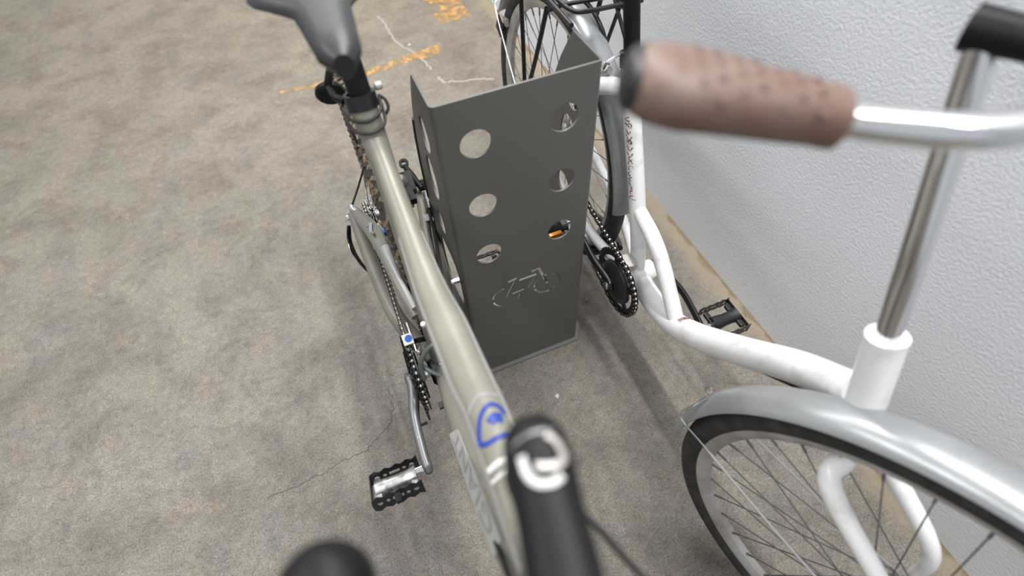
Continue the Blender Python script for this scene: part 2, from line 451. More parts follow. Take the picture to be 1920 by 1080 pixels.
# ------------------------------------------------------------------ bicycle pieces
def wheel(parent, c, axis, Rt, rt, rim_r, spokes=32, tyremat='tyre', knobs=0, hub_w=0.05, valve=False, rimm='rim'):
    c = Vector(c); a, u, v = frame(axis)
    prof = [(Rt - rt + rt * math.cos(t), rt * 0.98 * math.sin(t)) for t in [2 * PI * k / 14 for k in range(14)]]
    ty = mk('tyre', *lathe(prof, c, a, 96, closed=True), M[tyremat], parent)
    if knobs:
        kb = MB()
        for k in range(knobs):
            th = 2 * PI * k / knobs
            for h, dth, sz in ((-0.7, 0.0, 0.9), (0.7, 0.0, 0.9), (-0.26, 0.5, 1), (0.26, 0.5, 1), (0.0, 0.0, 0.8)):
                t2 = th + dth * 2 * PI / knobs; ph = h * 1.35
                d = u * math.cos(t2) + v * math.sin(t2); tg = a.cross(d)
                nrm = d * math.cos(ph) + a * math.sin(ph)
                p_ = c + d * (Rt - rt) + nrm * (rt + 0.0005)
                mt = Matrix((tg, nrm.cross(tg) * 1, nrm)).transposed()
                kb.add(box(p_, (0.0082 * sz, 0.0095 * sz, 0.0065), mt))
        o = kb.build('tread', M['knob'], ty, smooth=False); o['kind'] = 'stuff'
    hw = rt * 0.62
    rp = [(rim_r, -hw), (rim_r, hw), (rim_r - 0.010, hw), (rim_r - 0.021, hw * 0.45), (rim_r - 0.023, 0), (rim_r - 0.021, -hw * 0.45), (rim_r - 0.010, -hw)]
    rimo = mk('rim', *lathe(rp, c, a, 96, closed=True), M[rimm], parent)
    hub = mk('hub', *lathe([(0.0005, -hub_w), (0.010, -hub_w), (0.012, -hub_w * 0.72), (0.026, -hub_w * 0.70), (0.026, -hub_w * 0.62), (0.014, -hub_w * 0.5), (0.014, hub_w * 0.5), (0.026, hub_w * 0.62), (0.026, hub_w * 0.70), (0.012, hub_w * 0.72), (0.010, hub_w), (0.0005, hub_w)], c, a, 20), M['steel'], parent)
    me = None
    for k in range(spokes):
        th = 2 * PI * k / spokes; side = 1 if k % 2 else -1; tw = R(42) * (1 if (k // 2) % 2 else -1)
        d1 = u * math.cos(th) + v * math.sin(th); d0 = u * math.cos(th + tw) + v * math.sin(th + tw)
        A = c + d0 * 0.025 + a * side * hub_w * 0.66; B = c + d1 * (rim_r - 0.021)
        if me is None:
            sv, sf = lathe([(0.0011, 0), (0.0011, 0.93), (0.0022, 0.935), (0.0022, 1.0)], (0, 0, 0), (0, 0, 1), 5, ref=(1, 0, 0))
            me = bpy.data.meshes.new('spoke'); me.from_pydata(sv, [], sf); me.materials.append(M['spoke'])
        so = bpy.data.objects.new('spoke', me); COL.objects.link(so); so.parent = rimo
        z = (B - A); q = z.to_track_quat('Z', 'Y')
        so.location = A - Vector(root_of(parent).location); so.rotation_mode = 'QUATERNION'; so.rotation_quaternion = q; so.scale = (1, 1, z.length)
    return ty, rimo, hub


def chain_links(path, xh=0.0032, pitch=0.0127, closed=True):
    """path: list of 3D points in a plane of constant x"""
    P = [Vector(p) for p in path]
    if closed: P.append(P[0])
    S = [0.0]
    for a, b in zip(P, P[1:]): S.append(S[-1] + (b - a).length)
    n = int(S[-1] / pitch); step = S[-1] / n

    def at(s):
        s = min(max(s, 0), S[-1])
        for i in range(len(S) - 1):
            if s <= S[i + 1]: return P[i].lerp(P[i + 1], (s - S[i]) / max(1e-9, S[i + 1] - S[i]))
        return P[-1]
    m_ = MB()
    for k in range(n):
        a = at(k * step); b = at((k + 1) * step); t = (b - a).normalized(); mid = (a + b) / 2
        off = xh if k % 2 else xh * 0.62
        mt = basis(t, z=(1, 0, 0)) if abs(t.x) < 0.9 else Matrix.Identity(3)
        for s in (-1, 1):
            # outline of a link plate: two round ends and a waist
            o2 = []
            for e, cx in ((1, 0.5), (-1, -0.5)):
                for q in (-70, -25, 25, 70) if e == 1 else (110, 155, 205, 250):
                    o2.append((cx * pitch + 0.0042 * math.cos(R(q)), 0.0042 * math.sin(R(q))))
            V = []
            for hgt in (-0.0005, 0.0005):
                for x, y in o2: V.append(mid + t * x + Vector((1, 0, 0)).cross(t) * y + Vector((s * off + hgt, 0, 0)))
            L_ = len(o2); F = [list(range(L_))[::-1], [L_ + i for i in range(L_)]] + [[i, (i + 1) % L_, L_ + (i + 1) % L_, L_ + i] for i in range(L_)]
            m_.add((V, F), 0)
        m_.add(lathe([(0.0036, -xh * 0.62), (0.0036, xh * 0.62)], a, (1, 0, 0), 8), 1)
        m_.add(lathe([(0.0005, -xh - 0.0013), (0.0019, -xh - 0.0011), (0.0019, xh + 0.0011), (0.0005, xh + 0.0013)], a, (1, 0, 0), 6), 1)
    return m_


def chain_loop(x0, c0, r0, x1, c1, r1, n=40):
    """belt around two circles in the y-z plane; c = (y, z)"""
    c0 = Vector(c0); c1 = Vector(c1); d = c1 - c0; L_ = d.length; base = math.atan2(d.y, d.x); al = math.acos((r0 - r1) / L_)
    pts = []
    for i in range(n + 1):   # around the big ring, far side
        th = base + al + (2 * PI - 2 * al) * i / n; pts.append((x0, c0.x + r0 * math.cos(th), c0.y + r0 * math.sin(th)))
    for i in range(11):
        th = base - al + 2 * al * i / 10; pts.append((x1, c1.x + r1 * math.cos(th), c1.y + r1 * math.sin(th)))
    return pts


def toothed(r, teeth, inner, th, c, slots=None, depth=0.006):
    """toothed ring in the y-z plane at x = c.x"""
    o2 = []
    for k in range(teeth):
        a = 2 * PI * k / teeth; s = 2 * PI / teeth
        for f, rr in ((-0.38, r - depth), (-0.14, r), (0.14, r), (0.38, r - depth)): o2.append((rr * math.cos(a + f * s), rr * math.sin(a + f * s)))
    hl = slots if slots else [circle(0, 0, inner, 40)]
    mt = Matrix(((0, 0, 1, c[0]), (1, 0, 0, c[1]), (0, 1, 0, c[2]), (0, 0, 0, 1)))
    return plate(o2, hl, th, mt)


def pedal(parent, c, xdir, tilt, w_=0.088, l_=0.066, body='steel', cage='black'):
    """cage pedal: barrel along x, serrated front and rear cage plates, end plate"""
    c = Vector(c); rx = Matrix.Rotation(tilt, 3, 'X')

    def T(v): return c + rx @ Vector(v)
    p_ = mk('pedal', *(lambda m: (m.v, m.f))(MB().add(([T(v) for v in lathe([(0.0005, -w_ * .40), (0.017, -w_ * .40), (0.0165, -w_ * .22), (0.0145, 0), (0.015, w_ * .25), (0.018, w_ * .42), (0.0005, w_ * .42)], (0, 0, 0), (1, 0, 0), 18)[0]], lathe([(0.0005, -w_ * .40), (0.017, -w_ * .40), (0.0165, -w_ * .22), (0.0145, 0), (0.015, w_ * .25), (0.018, w_ * .42), (0.0005, w_ * .42)], (0, 0, 0), (1, 0, 0), 18)[1]))
            .add((lambda vf: ([T(v) for v in vf[0]], vf[1]))(box((-w_ * .36, 0, 0), (0.012, l_ * 0.8, 0.010), None, 0.003)))
            .add((lambda vf: ([T(v) for v in vf[0]], vf[1]))(box((w_ * .36, 0, 0), (0.012, l_ * 0.8, 0.010), None, 0.003)))), M[body], parent)
    for s in (-1, 1):
        # serrated cage plate, standing in the x-z plane
        top = []; n = 9
        for i in range(n + 1):
            x = -w_ / 2 + w_ * i / n; top.append((x, 0.0105 + (0.0045 if i % 2 else 0.0)))
        bot = [(x, -z) for x, z in reversed(top)]
        hl = [circle(x, 0, r_, 12) for x, r_ in ((-w_ * .36, .0048), (-w_ * .2, .0036), (w_ * .2, .0036), (w_ * .36, .0048))]
        hl.append([(w_ * .11 * sx, .0034 * sy) for sx, sy in ((-1, -1), (1, -1), (1, 1), (-1, 1))])
        V, F = plate(top + bot, hl, 0.0022, Matrix(((1, 0, 0, 0), (0, 0, 1, s * l_ / 2), (0, 1, 0, 0), (0, 0, 0, 1))))
        mk('cage_plate', [T(v) for v in V], F, M[cage], p_)
    V, F = plate([(-l_ / 2, -.006), (l_ / 2, -.006), (l_ / 2, .006), (-l_ / 2, .006)], [], 0.0022, Matrix(((0, 0, 1, xdir * w_ / 2), (1, 0, 0, 0), (0, 1, 0, 0), (0, 0, 0, 1))))
    mk('cage_plate', [T(v) for v in V], F, M[cage], p_)
    return p_


# ------------------------------------------------------------------ white bicycle (between the rack and the wall)
XW = 0.262
wb = thing('bicycle', 'white step-through bicycle with curved frame parked between rack and wall', 'bicycle', (XW, -0.15, 0))
hubW = Vector((XW, 0.415, 0.352)); BBW = Vector((XW, -0.040, 0.262))


def yz(l, x=XW): return [(x, y, z) for y, z in l]


def tub(name, pts, rad, m, parent, n=16, res=6, label=None, **k): return mk(name, *tube(pts, rad, n, res, **k), M[m], parent, label=label)


seatT = tub('seat_tube', yz([(0.115, 0.712), (0.100, 0.665), (0.078, 0.597), (0.041, 0.506), (0.008, 0.418), (-0.012, 0.35), (-0.04, 0.262)]), [.0178, .0178, .0178, .0176, .0176, .0160, .0165], 'white', wb, 20)
tub('curved_tube', yz([(0.020, 0.440), (-0.006, 0.424), (-0.050, 0.408), (-0.095, 0.380), (-0.145, 0.330), (-0.188, 0.280)]), [.012, .0155, .0168, .0168, .0165, .0175], 'white', wb, 18)
tub('main_tube', yz([(0.0, 0.275), (-0.035, 0.258), (-0.085, 0.245), (-0.141, 0.246), (-0.19, 0.262), (-0.244, 0.300), (-0.300, 0.352)]) + [(0.252, -0.375, 0.440), (0.232, -0.455, 0.545), (0.208, -0.535, 0.640)], [.022, .0235, .025, .026, .0265, .027, .027, .026, .025, .022], 'white', wb, 24)
mk('bottom_bracket', *disc(BBW, (1, 0, 0), 0.024, 0.075, 28, 0.004), M['white'], wb)
mk('bottom_bracket_cup', *disc(BBW + Vector((0.045, 0, 0)), (1, 0, 0), 0.019, 0.02, 24, 0.003), M['rubber'], wb)
# rust-red band at the joint of the two tubes
mk('band_decal', *lathe([(0.0274, -0.006), (0.0276, 0.006)], (XW, -0.222, 0.2835), (0, -0.82, 0.57), 12, ref=(1, 0, 0.0), a0=R(35), a1=R(112)), M['rust'], wb, label='rust red patch on the white tube')
# script decal down the side of the seat tube: small strokes
dc = MB(); random.seed(3)
ax0 = Vector((XW, 0.085, 0.617)); ax1 = Vector((XW, 0.015, 0.437)); axd = (ax1 - ax0)
sd = Vector((-1, 0, 0)); fr_ = axd.normalized().cross(sd).normalized()
if fr_.y > 0: fr_ = -fr_


def on_seat(s, ang, h=0.0003):
    d = sd * math.cos(ang) + fr_ * math.sin(ang); return ax0 + axd * s + d * (0.0176 + h)


def ribbon(pts, wid, f):
    A = []; Bq = []
    for i, p_ in enumerate(pts):
        q0 = Vector(pts[max(i - 1, 0)]); q1 = Vector(pts[min(i + 1, len(pts) - 1)]); t = (q1 - q0).normalized(); nn = Vector((-t.y, t.x)) * wid / 2
        A.append(f(p_[0] + nn.x, p_[1] + nn.y)); Bq.append(f(p_[0] - nn.x, p_[1] - nn.y))
    n = len(A); return A + Bq, [[i, i + 1, n + i + 1, n + i] for i in range(n - 1)]


fs = lambda s_, a_: on_seat(s_ / axd.length, a_ / 0.0176)
s_ = 0.004
shapes = [lambda k: [(0, -.004), (.007, .004), (.002, .005), (.001, .0)], lambda k: [(0, .004), (.002, -.004), (.005, -.003), (.007, .004)], lambda k: [(.006, .003), (.001, .003), (0, -.001), (.004, -.004), (.007, -.001)], lambda k: [(0, -.004), (.009, .001), (.004, .005)]]
while s_ < axd.length - 0.02:
    sh = random.choice(shapes)(0); sc = random.uniform(0.8, 1.5)
    pts, _ = catmull([(x * sc + s_, y * sc + 0.0085 + random.uniform(-.001, .001), 0) for x, y in sh], 4)
    dc.add(ribbon([(p_.x, p_.y) for p_ in pts], 0.0024, fs)); s_ += 0.009 * sc
dc.build('script_decal', M['rust'], seatT, label='faded rust red script lettering')
tub('seat_post', yz([(0.105, 0.685), (0.150, 0.850), (0.178, 0.945)]), .0148, 'satin', wb, 18)
mk('seat_clamp', *lathe([(0.0175, -0.013), (0.0205, -0.013), (0.0205, 0.013), (0.0175, 0.013)], (XW, 0.114, 0.710), (0, 0.27, 0.96), 24, closed=True), M['satin'], wb)


def saddle(parent, c, L_=0.27, Wd=0.155, matn='plastic', yaw=0.0, hgt=0.028):
    """nose towards -y"""
    c = Vector(c); V = []; F = []; n = 16; st = 18
    for i in range(st + 1):
        t = i / st; y = -L_ * 0.55 + L_ * t
        q_ = max(0, min(1, (t - 0.37) / 0.24)); hwid = 0.021 + 0.010 * min(1, t / 0.37) + (Wd / 2 - 0.031) * q_ * q_ * (3 - 2 * q_)
        if t > 0.86: hwid *= math.sqrt(max(0.0, 1 - ((t - 0.86) / 0.145) ** 2)) * 0.98 + 0.02
        if t < 0.05: hwid *= math.sqrt(max(0.25, 1 - ((0.05 - t) / 0.053) ** 2))
        top = hgt * (0.85 + 0.35 * t) - 0.006 * math.sin(t * PI)
        for k in range(n):
            th = 2 * PI * k / n; x = hwid * math.copysign(abs(math.cos(th)) ** 0.8, math.cos(th)); z = math.sin(th)
            z = top * z * 0.45 + (0 if z > 0 else 0.004 * math.cos(th) ** 2)
            V.append(c + Vector((x, y, z + top * 0.3 - 0.05 * max(0, 0.12 - t))))
    for i in range(st):
        for k in range(n): F.append([i * n + k, i * n + (k + 1) % n, (i + 1) * n + (k + 1) % n, (i + 1) * n + k])
    F.append(list(range(n))[::-1]); F.append([st * n + k for k in range(n)])
    o = mk('saddle', V, F, M[matn], parent)
    for s in (-1, 1):
        mk('saddle_rail', *tube([c + Vector((s * 0.010, -L_ * .42, -0.004)), c + Vector((s * 0.020, -L_ * .15, -0.030)), c + Vector((s * 0.022, L_ * .12, -0.030)), c + Vector((s * 0.036, L_ * .34, 0.0))], 0.0036, 8, 5), M['steel'], o)
    return o


saddle(wb, (XW, 0.190, 0.985), 0.26, 0.20, 'plastic', hgt=0.05)
# stays
for s in (-1, 1):
    x1 = XW + s * 0.062
    tub('chainstay', [(XW + s * 0.010, -0.02, 0.262), (XW + s * 0.035, 0.06, 0.262), (XW + s * 0.052, 0.16, 0.285), (x1, 0.30, 0.325), (x1, 0.415, 0.352)], [.016, .0125, .011, .010, .009], 'white', wb, 14)
    tub('seatstay', [(XW + s * 0.004, 0.100, 0.655), (XW + s * 0.040, 0.125, 0.662), (XW + s * 0.066, 0.175, 0.630), (x1 + s * 0.008, 0.26, 0.540), (x1 + s * 0.004, 0.415, 0.352)], [.016, .017, .0165, .012, .009], 'white', wb, 14)
    mk('dropout', *box((x1, 0.415, 0.352), (0.006, 0.05, 0.04), None, 0.004), M['white'], wb)
rear = wheel(wb, hubW, (1, 0, 0), 0.352, 0.021, 0.316, 36, 'tyre', hub_w=0.055)
# rear mudguard
GW = 0.030


def guard(parent, c, axis, r, a0, a1, name='mudguard', width=GW, n=40):
    a, u, v = frame(axis)
    prof = []
    for k in range(11):
        t = R(-80 + 160 * k / 10); prof.append((r - 0.016 + 0.016 * math.cos(t), width * math.sin(t)))
    prof += [(rr - 0.0015, h * 0.97) for rr, h in reversed(prof)]
    return mk(name, *lathe(prof, c, axis, n, closed=True, a0=a0, a1=a1), M['fender'], parent)


# lathe angles here: 0 = up (z), positive towards axis x up
guard(wb, hubW, (1, 0, 0), 0.372, R(-62), R(86))
fg = None
# chain side: chainring, crank, chain
XC = 0.205
slots = []
for k in range(5):
    a0 = 2 * PI * k / 5 + 0.25; o2 = []
    for i in range(9): o2.append((0.0665 * math.cos(a0 + 1.0 * i / 8), 0.0665 * math.sin(a0 + 1.0 * i / 8)))
    for i in range(9):
        t = 1 - i / 8; rr = 0.052 + 0.003 * math.sin(PI * t); o2.append((rr * math.cos(a0 + 0.05 + 0.9 * t), rr * math.sin(a0 + 0.05 + 0.9 * t)))
    slots.append(o2)
BC = (XC, BBW.y, BBW.z)
cring = mk('chainring', *toothed(0.0845, 42, 0, 0.003, BC, slots), M['black'], wb)
mk('chain_guard_disc', *lathe([(0.0005, -0.011), (0.018, -0.011), (0.036, -0.0085), (0.051, -0.004), (0.054, 0.0), (0.054, 0.003), (0.0005, 0.003)], (XC - 0.004, BC[1], BC[2]), (1, 0, 0), 48), M['plastic'], cring, label='domed black guard disc')


def crank(parent, x0, c, ang, L_, x1, m, hb=0.016, he=0.012, th=0.007):
    """ang measured in y-z plane from +y"""
    d = Vector((0, math.cos(ang), math.sin(ang))); n = Vector((0, -math.sin(ang), math.cos(ang))); c = Vector((x0, c[0], c[1]))
    e = Vector((x1, c.y, c.z)) + d * L_
    pts = [c - d * hb * 0.9, c, c + d * L_ * 0.12, c + d * L_ * 0.45 + Vector(((x1 - x0) * .75, 0, 0)), e - d * L_ * 0.15, e, e + d * he * 0.9]
    rad = [(hb * .45, th * .7), (hb, th), (hb * .8, th), (he * .9, th * .8), (he * .9, th * .75), (he, th * .8), (he * .45, th * .5)]
    o = mk('crank_arm', *tube(pts, rad, 16, 5, up=(1, 0, 0), power=2.8), M[m], parent)
    mk('crank_bolt', *disc(c - Vector((math.copysign(0.007, x0 - root_of(parent).location.x) * -1, 0, 0)), (1, 0, 0), 0.0095, 0.008, 20, 0.002), M['chrome'], o)
    return o, e


aW = R(27)
cr1, e1 = crank(wb, 0.185, (BBW.y, BBW.z), aW, 0.170, 0.168, 'black')
cr2, e2 = crank(wb, XW + 0.062, (BBW.y, BBW.z), aW + PI, 0.170, XW + 0.090, 'black')
mk('crank_axle', *disc(BBW, (1, 0, 0), 0.008, 0.135, 16), M['steel'], wb)
pw = pedal(wb, e1 + Vector((-0.058, -0.004, -0.002)), -1, R(20), 0.080, 0.084, 'plastic', 'black')
mk('reflector', *box(e1 + Vector((-0.070, -0.046, 0.022)), (0.030, 0.010, 0.018), None, 0.002), M['amber'], pw, label='orange reflector')
mk('pedal_axle', *disc(e1 + Vector((-0.016, 0, 0)), (1, 0, 0), 0.0055, 0.04, 14), M['chrome'], pw)
pw2 = pedal(wb, e2 + Vector((0.060, 0, 0)), 1, R(0), 0.080, 0.080, 'plastic', 'black')
mk('pedal_axle', *disc(e2 + Vector((0.016, 0, 0)), (1, 0, 0), 0.0055, 0.04, 14), M['chrome'], pw2)
SPX = XW - 0.050
mk('sprocket', *toothed(0.040, 19, 0.018, 0.003, (SPX, hubW.y, hubW.z)), M['chain'], wb)
chain_links(chain_loop(XC, (BBW.y, BBW.z), 0.0815, SPX, (hubW.y, hubW.z), 0.039), 0.0042).build('chain', [M['chain'], M['chainpin']], wb, label='oily chain with bright pins')
# bracket behind the seat tube and the two-legged kickstand
mk('bridge_bracket', *box((XW - 0.028, -0.028, 0.300), (0.030, 0.032, 0.034), Matrix.Rotation(R(14), 3, 'X') @ Matrix.Rotation(R(-12), 3, 'Z'), 0.002), M['rim'], wb, label='square silver bracket')
ks = tub('kickstand', [(XW - 0.01, 0.045, 0.262), (XW - 0.03, 0.10, 0.225), (XW - 0.075, 0.20, 0.150), (XW - 0.085, 0.34, 0.085), (XW - 0.075, 0.37, 0.082)], .0065, 'black', wb, 10, res=8)
tub('kickstand_leg', [(XW + 0.0, 0.045, 0.262), (XW + 0.03, 0.10, 0.220), (XW + 0.075, 0.21, 0.145), (XW + 0.085, 0.33, 0.090)], .0065, 'black', ks, 10)
mk('kickstand_foot', *box((XW - 0.080, 0.368, 0.085), (0.022, 0.030, 0.020), Matrix.Rotation(R(20), 3, 'Z'), 0.004), M['plastic'], ks)
# cables under the beam
tub('brake_cable', [(0.222, -0.53, 0.66), (XW + .020, -0.38, 0.415), (XW + .024, -0.25, 0.282), (XW + .024, -0.15, 0.222), (XW + .022, -0.06, 0.222), (XW + .045, 0.06, 0.23), (XW + .060, 0.2, 0.28)], .0028, 'rubber', wb, 8)
tub('brake_cable', [(0.200, -0.54, 0.61), (XW - .006, -0.38, 0.402), (XW + .0, -0.25, 0.270), (XW + .0, -0.15, 0.216), (XW + .0, -0.06, 0.228)], .0028, 'rubber', wb, 8)
tub('brake_cable', [(XW + .018, 0.09, 0.70), (XW + .028, 0.06, 0.62), (XW + .034, 0.10, 0.585), (XW + .030, 0.16, 0.56)], .0026, 'rubber', wb, 8)
# rear brake arms
for s in (-1, 1):
    ar = tub('brake_arm', [(XW + s * 0.034, 0.125, 0.690), (XW + s * 0.044, 0.150, 0.672), (XW + s * 0.050, 0.172, 0.640)], [.007, .0085, .008], 'rim', wb, 10)
    mk('brake_pad', *box((XW + s * 0.030, 0.160, 0.655), (0.012, 0.050, 0.011), Matrix.Rotation(R(-40), 3, 'X'), 0.003), M['rubber'], ar)
    mk('brake_bolt', *disc((XW + s * 0.042, 0.128, 0.700), (0, -0.4, 0.9), 0.0055, 0.016, 10, 0.001), M['chrome'], ar)
tub('brake_noodle', [(XW - 0.045, 0.128, 0.705), (XW - 0.01, 0.120, 0.722), (XW + 0.045, 0.128, 0.705)], .0025, 'chrome', wb, 8)
# carrier: black wire frame
car = tub('carrier', [(XW - 0.060, 0.235, 0.728), (XW - 0.060, 0.42, 0.736), (XW - 0.058, 0.60, 0.742), (XW, 0.625, 0.744), (XW + 0.058, 0.60, 0.742), (XW + 0.060, 0.42, 0.736), (XW + 0.060, 0.235, 0.728)], .0052, 'black', wb, 10, res=7, label='black wire rear carrier')
tub('carrier_hoop', [(XW - 0.048, 0.46, 0.738), (XW - 0.046, 0.33, 0.735), (XW - 0.040, 0.282, 0.733), (XW - 0.020, 0.262, 0.733), (XW + 0.040, 0.255, 0.733), (XW + 0.100, 0.250, 0.733)], .0046, 'black', car, 10, res=7)
tub('carrier_hoop', [(XW - 0.014, 0.46, 0.738), (XW - 0.012, 0.34, 0.737), (XW + 0.010, 0.300, 0.722), (XW + 0.022, 0.262, 0.69), (XW + 0.026, 0.24, 0.655)], .0046, 'black', car, 10, res=7)
tub('carrier_rail', [(XW - 0.062, 0.335, 0.713), (XW - 0.03, 0.325, 0.722), (XW + 0.05, 0.28, 0.740), (XW + 0.13, 0.24, 0.765)], .0046, 'black', car, 10)
for y0, z0, y1, z1 in ((0.480, 0.742, 0.440, 0.365), (0.340, 0.716, 0.425, 0.480)):
    for s in (-1, 1):
        tub('carrier_leg', [(XW + s * 0.062, y0, z0), (XW + s * 0.066, (y0 + y1) / 2, (z0 + z1) / 2), (XW + s * 0.074, y1, z1)], .0052, 'black', car, 10)
for s in (-1, 1): tub('carrier_leg', [(XW + s * 0.074, 0.425, 0.480), (XW + s * 0.074, 0.435, 0.365)], .0052, 'black', car, 10)
for A, B in (((0.33, 0.345, 0.765), (0.33, 0.200, 0.625)), ((0.33, 0.255, 0.775), (0.335, 0.355, 0.530))):
    tub('carrier_brace', [A, B], .0042, 'black', car, 8)
# mudguard stays (bright wire)
st_ = tub('mudguard_stay', [(XW - 0.002, 0.745, 0.560), (XW - 0.022, 0.735, 0.560), (XW - 0.036, 0.722, 0.548), (XW - 0.046, 0.640, 0.485), (XW - 0.058, 0.530, 0.415), (XW - 0.064, 0.420, 0.356)], .0022, 'chrome', wb, 8)
tub('mudguard_stay', [(XW + 0.002, 0.745, 0.560), (XW + 0.022, 0.735, 0.560), (XW + 0.036, 0.722, 0.548), (XW + 0.046, 0.640, 0.485), (XW + 0.058, 0.530, 0.415), (XW + 0.064, 0.420, 0.356)], .0022, 'chrome', wb, 8)
mk('mudflap', *box((XW - 0.031, 0.712, 0.500), (0.004, 0.036, 0.05), Matrix.Rotation(R(30), 3, 'X'), 0.001), M['rubber'], wb)
mk('brake_clip', *box((XW - 0.020, 0.690, 0.52), (0.010, 0.02, 0.022), None, 0.002), M['rim'], wb)
# front end, steered to the rider's left
phW = R(19); dW = Vector((math.sin(phW), -math.cos(phW), 0)); rW = Vector((-math.cos(phW), -math.sin(phW), 0))
tub('head_tube', [(0.200, -0.570, 0.585), (0.200, -0.515, 0.745)], .021, 'white', wb, 20)
axW = Vector((0, 0.325, 0.946)).normalized(); hb0 = Vector((0.200, -0.572, 0.580))
crownW = hb0 - axW * 0.02
hubF = Vector((0.203, -0.655, 0.352)) + dW * 0.105
wheel(wb, hubF, rW, 0.352, 0.021, 0.316, 36, 'tyre', hub_w=0.045)
for s in (-1, 1):
    tub('fork_blade', [crownW + rW * s * 0.014, crownW + rW * s * 0.048 - axW * 0.02 + dW * .005, hubF + rW * s * 0.052 + Vector((0, 0, 0.10)) - dW * 0.03, hubF + rW * s * 0.052], [.014, .014, .011, .008], 'white', wb, 14)
a_, u_, v_ = frame(rW)   # v_ = axis x up
sgn = 1 if v_.dot(dW) < 0 else -1
lo, hi = (R(-35), R(89)) if sgn > 0 else (R(-89), R(35))
guard(wb, hubF, rW, 0.372, lo, hi)


def FW(f_, z_, s_): return hubF + dW * f_ + Vector((0, 0, z_)) + rW * s_


gr = 0.372; ga = R(78)
for s in (-1, 1):
    tub('mudguard_stay', [FW(-gr * math.sin(R(70)) - .002, gr * math.cos(R(70)) + .004, s * .006), FW(-gr * math.sin(R(73)) - .003, gr * math.cos(R(73)) + .003, s * .022), FW(-gr * math.sin(R(78)) + .000, gr * math.cos(R(78)), s * .033), FW(-0.31, 0.060, s * .037), FW(-0.17, 0.02, s * .045), FW(0, -0.02, s * .052)], .0022, 'chrome', wb, 8)
stemtop = hb0 + axW * 0.47
tub('steering_stem', [hb0 + axW * 0.17, stemtop], .0125, 'chrome', wb, 16)
hbm = stemtop + dW * 0.06
tub('stem', [stemtop - dW * .012, stemtop + dW * 0.03 + Vector((0, 0, .004)), hbm], [.017, .014, .016], 'satin', wb, 14)
go = Vector((-0.094, -0.408, 1.066)); gi = Vector((0.014, -0.464, 1.040))
gl = go - hbm; rr_ = gl.dot(rW); ff_ = gl.dot(dW); il = gi - hbm; ri_ = il.dot(rW); fi_ = il.dot(dW)
ol = hbm - rW * rr_ + dW * ff_ + Vector((0, 0, gl.z)); ilp = hbm - rW * ri_ + dW * fi_ + Vector((0, 0, il.z))
mid1 = hbm + rW * 0.10 + dW * 0.010 + Vector((0, 0, 0.018)); mid2 = hbm - rW * 0.10 + dW * 0.010 + Vector((0, 0, 0.018))
bar = tub('handlebar', [go + (gi - go) * .06, gi, gi.lerp(mid1, .45) + dW * .02, mid1, hbm, mid2, ilp.lerp(mid2, .45) + dW * .02, ilp, ol], .0110, 'chrome', wb, 14, res=7)


def grip(o_, i_, parent):
    d = (i_ - o_).normalized(); P0 = [o_ + (i_ - o_) * t for t in (0.012, 0.05, 0.12, 0.24, 0.42, 0.65, 0.88, 1.0)]
    rad = [(.0185, .0150), (.0235, .0175), (.0270, .0190), (.0290, .0195), (.0265, .0190), (.0225, .0180), (.0195, .0172), (.0190, .0170)]
    back = Vector((0, 0, 1)).cross(d).normalized()
    if back.y < 0: back = -back
    sh_ = (0.004, 0.004, 0.003, 0.002, 0.001, 0.001, 0, 0)
    P0 = [p_ + back * -s__ for p_, s__ in zip(P0, sh_)]
    g = mk('grip', *tube(P0, rad, 28, 6, power=2.3), M['leather'], parent, label='brown leather handlebar grip')
    # dark-grey rubber end cap and the ridge that runs along the far edge
    mk('grip_end_cap', *tube([o_ - d * .006 - back * .004, o_ - d * .003 - back * .004, o_ + d * .003 - back * .004], [(.0130, .0100), (.0182, .0145), (.0192, .0156)], 28, 4, power=2.3), M['plastic'], g, label='grey rubber end cap')
    rp = []
    for p_, r__ in zip(P0, rad): rp.append(p_ + back * (r__[0] + 0.0005) + Vector((0, 0, 0.0045)))
    mk('grip_ridge', *tube(rp, [.0046] * 8, 10, 5), M['plastic'], g, label='grey rubber ridge')
    dm = MB()   # shallow dark dimples pressed into the leather
    for i in range(9):
        for j in range(-2, 3):
            t = 0.10 + 0.095 * i; k = t * 0 ; off = (0.0 if i % 2 else 0.5)
            u2 = (j + off) * 0.0120
            c_ = o_ + (i_ - o_) * t
            idx = min(6, max(0, [q for q, v in enumerate((0.012, 0.05, 0.12, 0.24, 0.42, 0.65, 0.88, 1.0)) if v <= t][-1]))
            ra = rad[idx]; uu = u2 / ra[0]
            if abs(uu) > 0.85: continue
            zz = ra[1] * (1 - abs(uu) ** 2.3) ** (1 / 2.3)
            dm.add(disc(c_ - back * sh_[idx] + back * u2 + Vector((0, 0, zz + 0.0002)), (back * (uu * 0.6)) + Vector((0, 0, 1)), 0.0024, 0.0008, 12))
    o2 = dm.build('grip_dimples', M['dimple'], g); o2['kind'] = 'stuff'
    return g


grip(go, gi, wb); grip(ol, ilp, wb)

# ------------------------------------------------------------------ silver bicycle (left of the rack)
XS = -0.222
sb = thing('bicycle', 'champagne grey mountain bike with blue swirl logo left of the rack', 'bicycle', (XS, -0.2, 0))
BBS = Vector((-0.228, -0.108, 0.298)); hubS = Vector((-0.222, 0.325, 0.337))
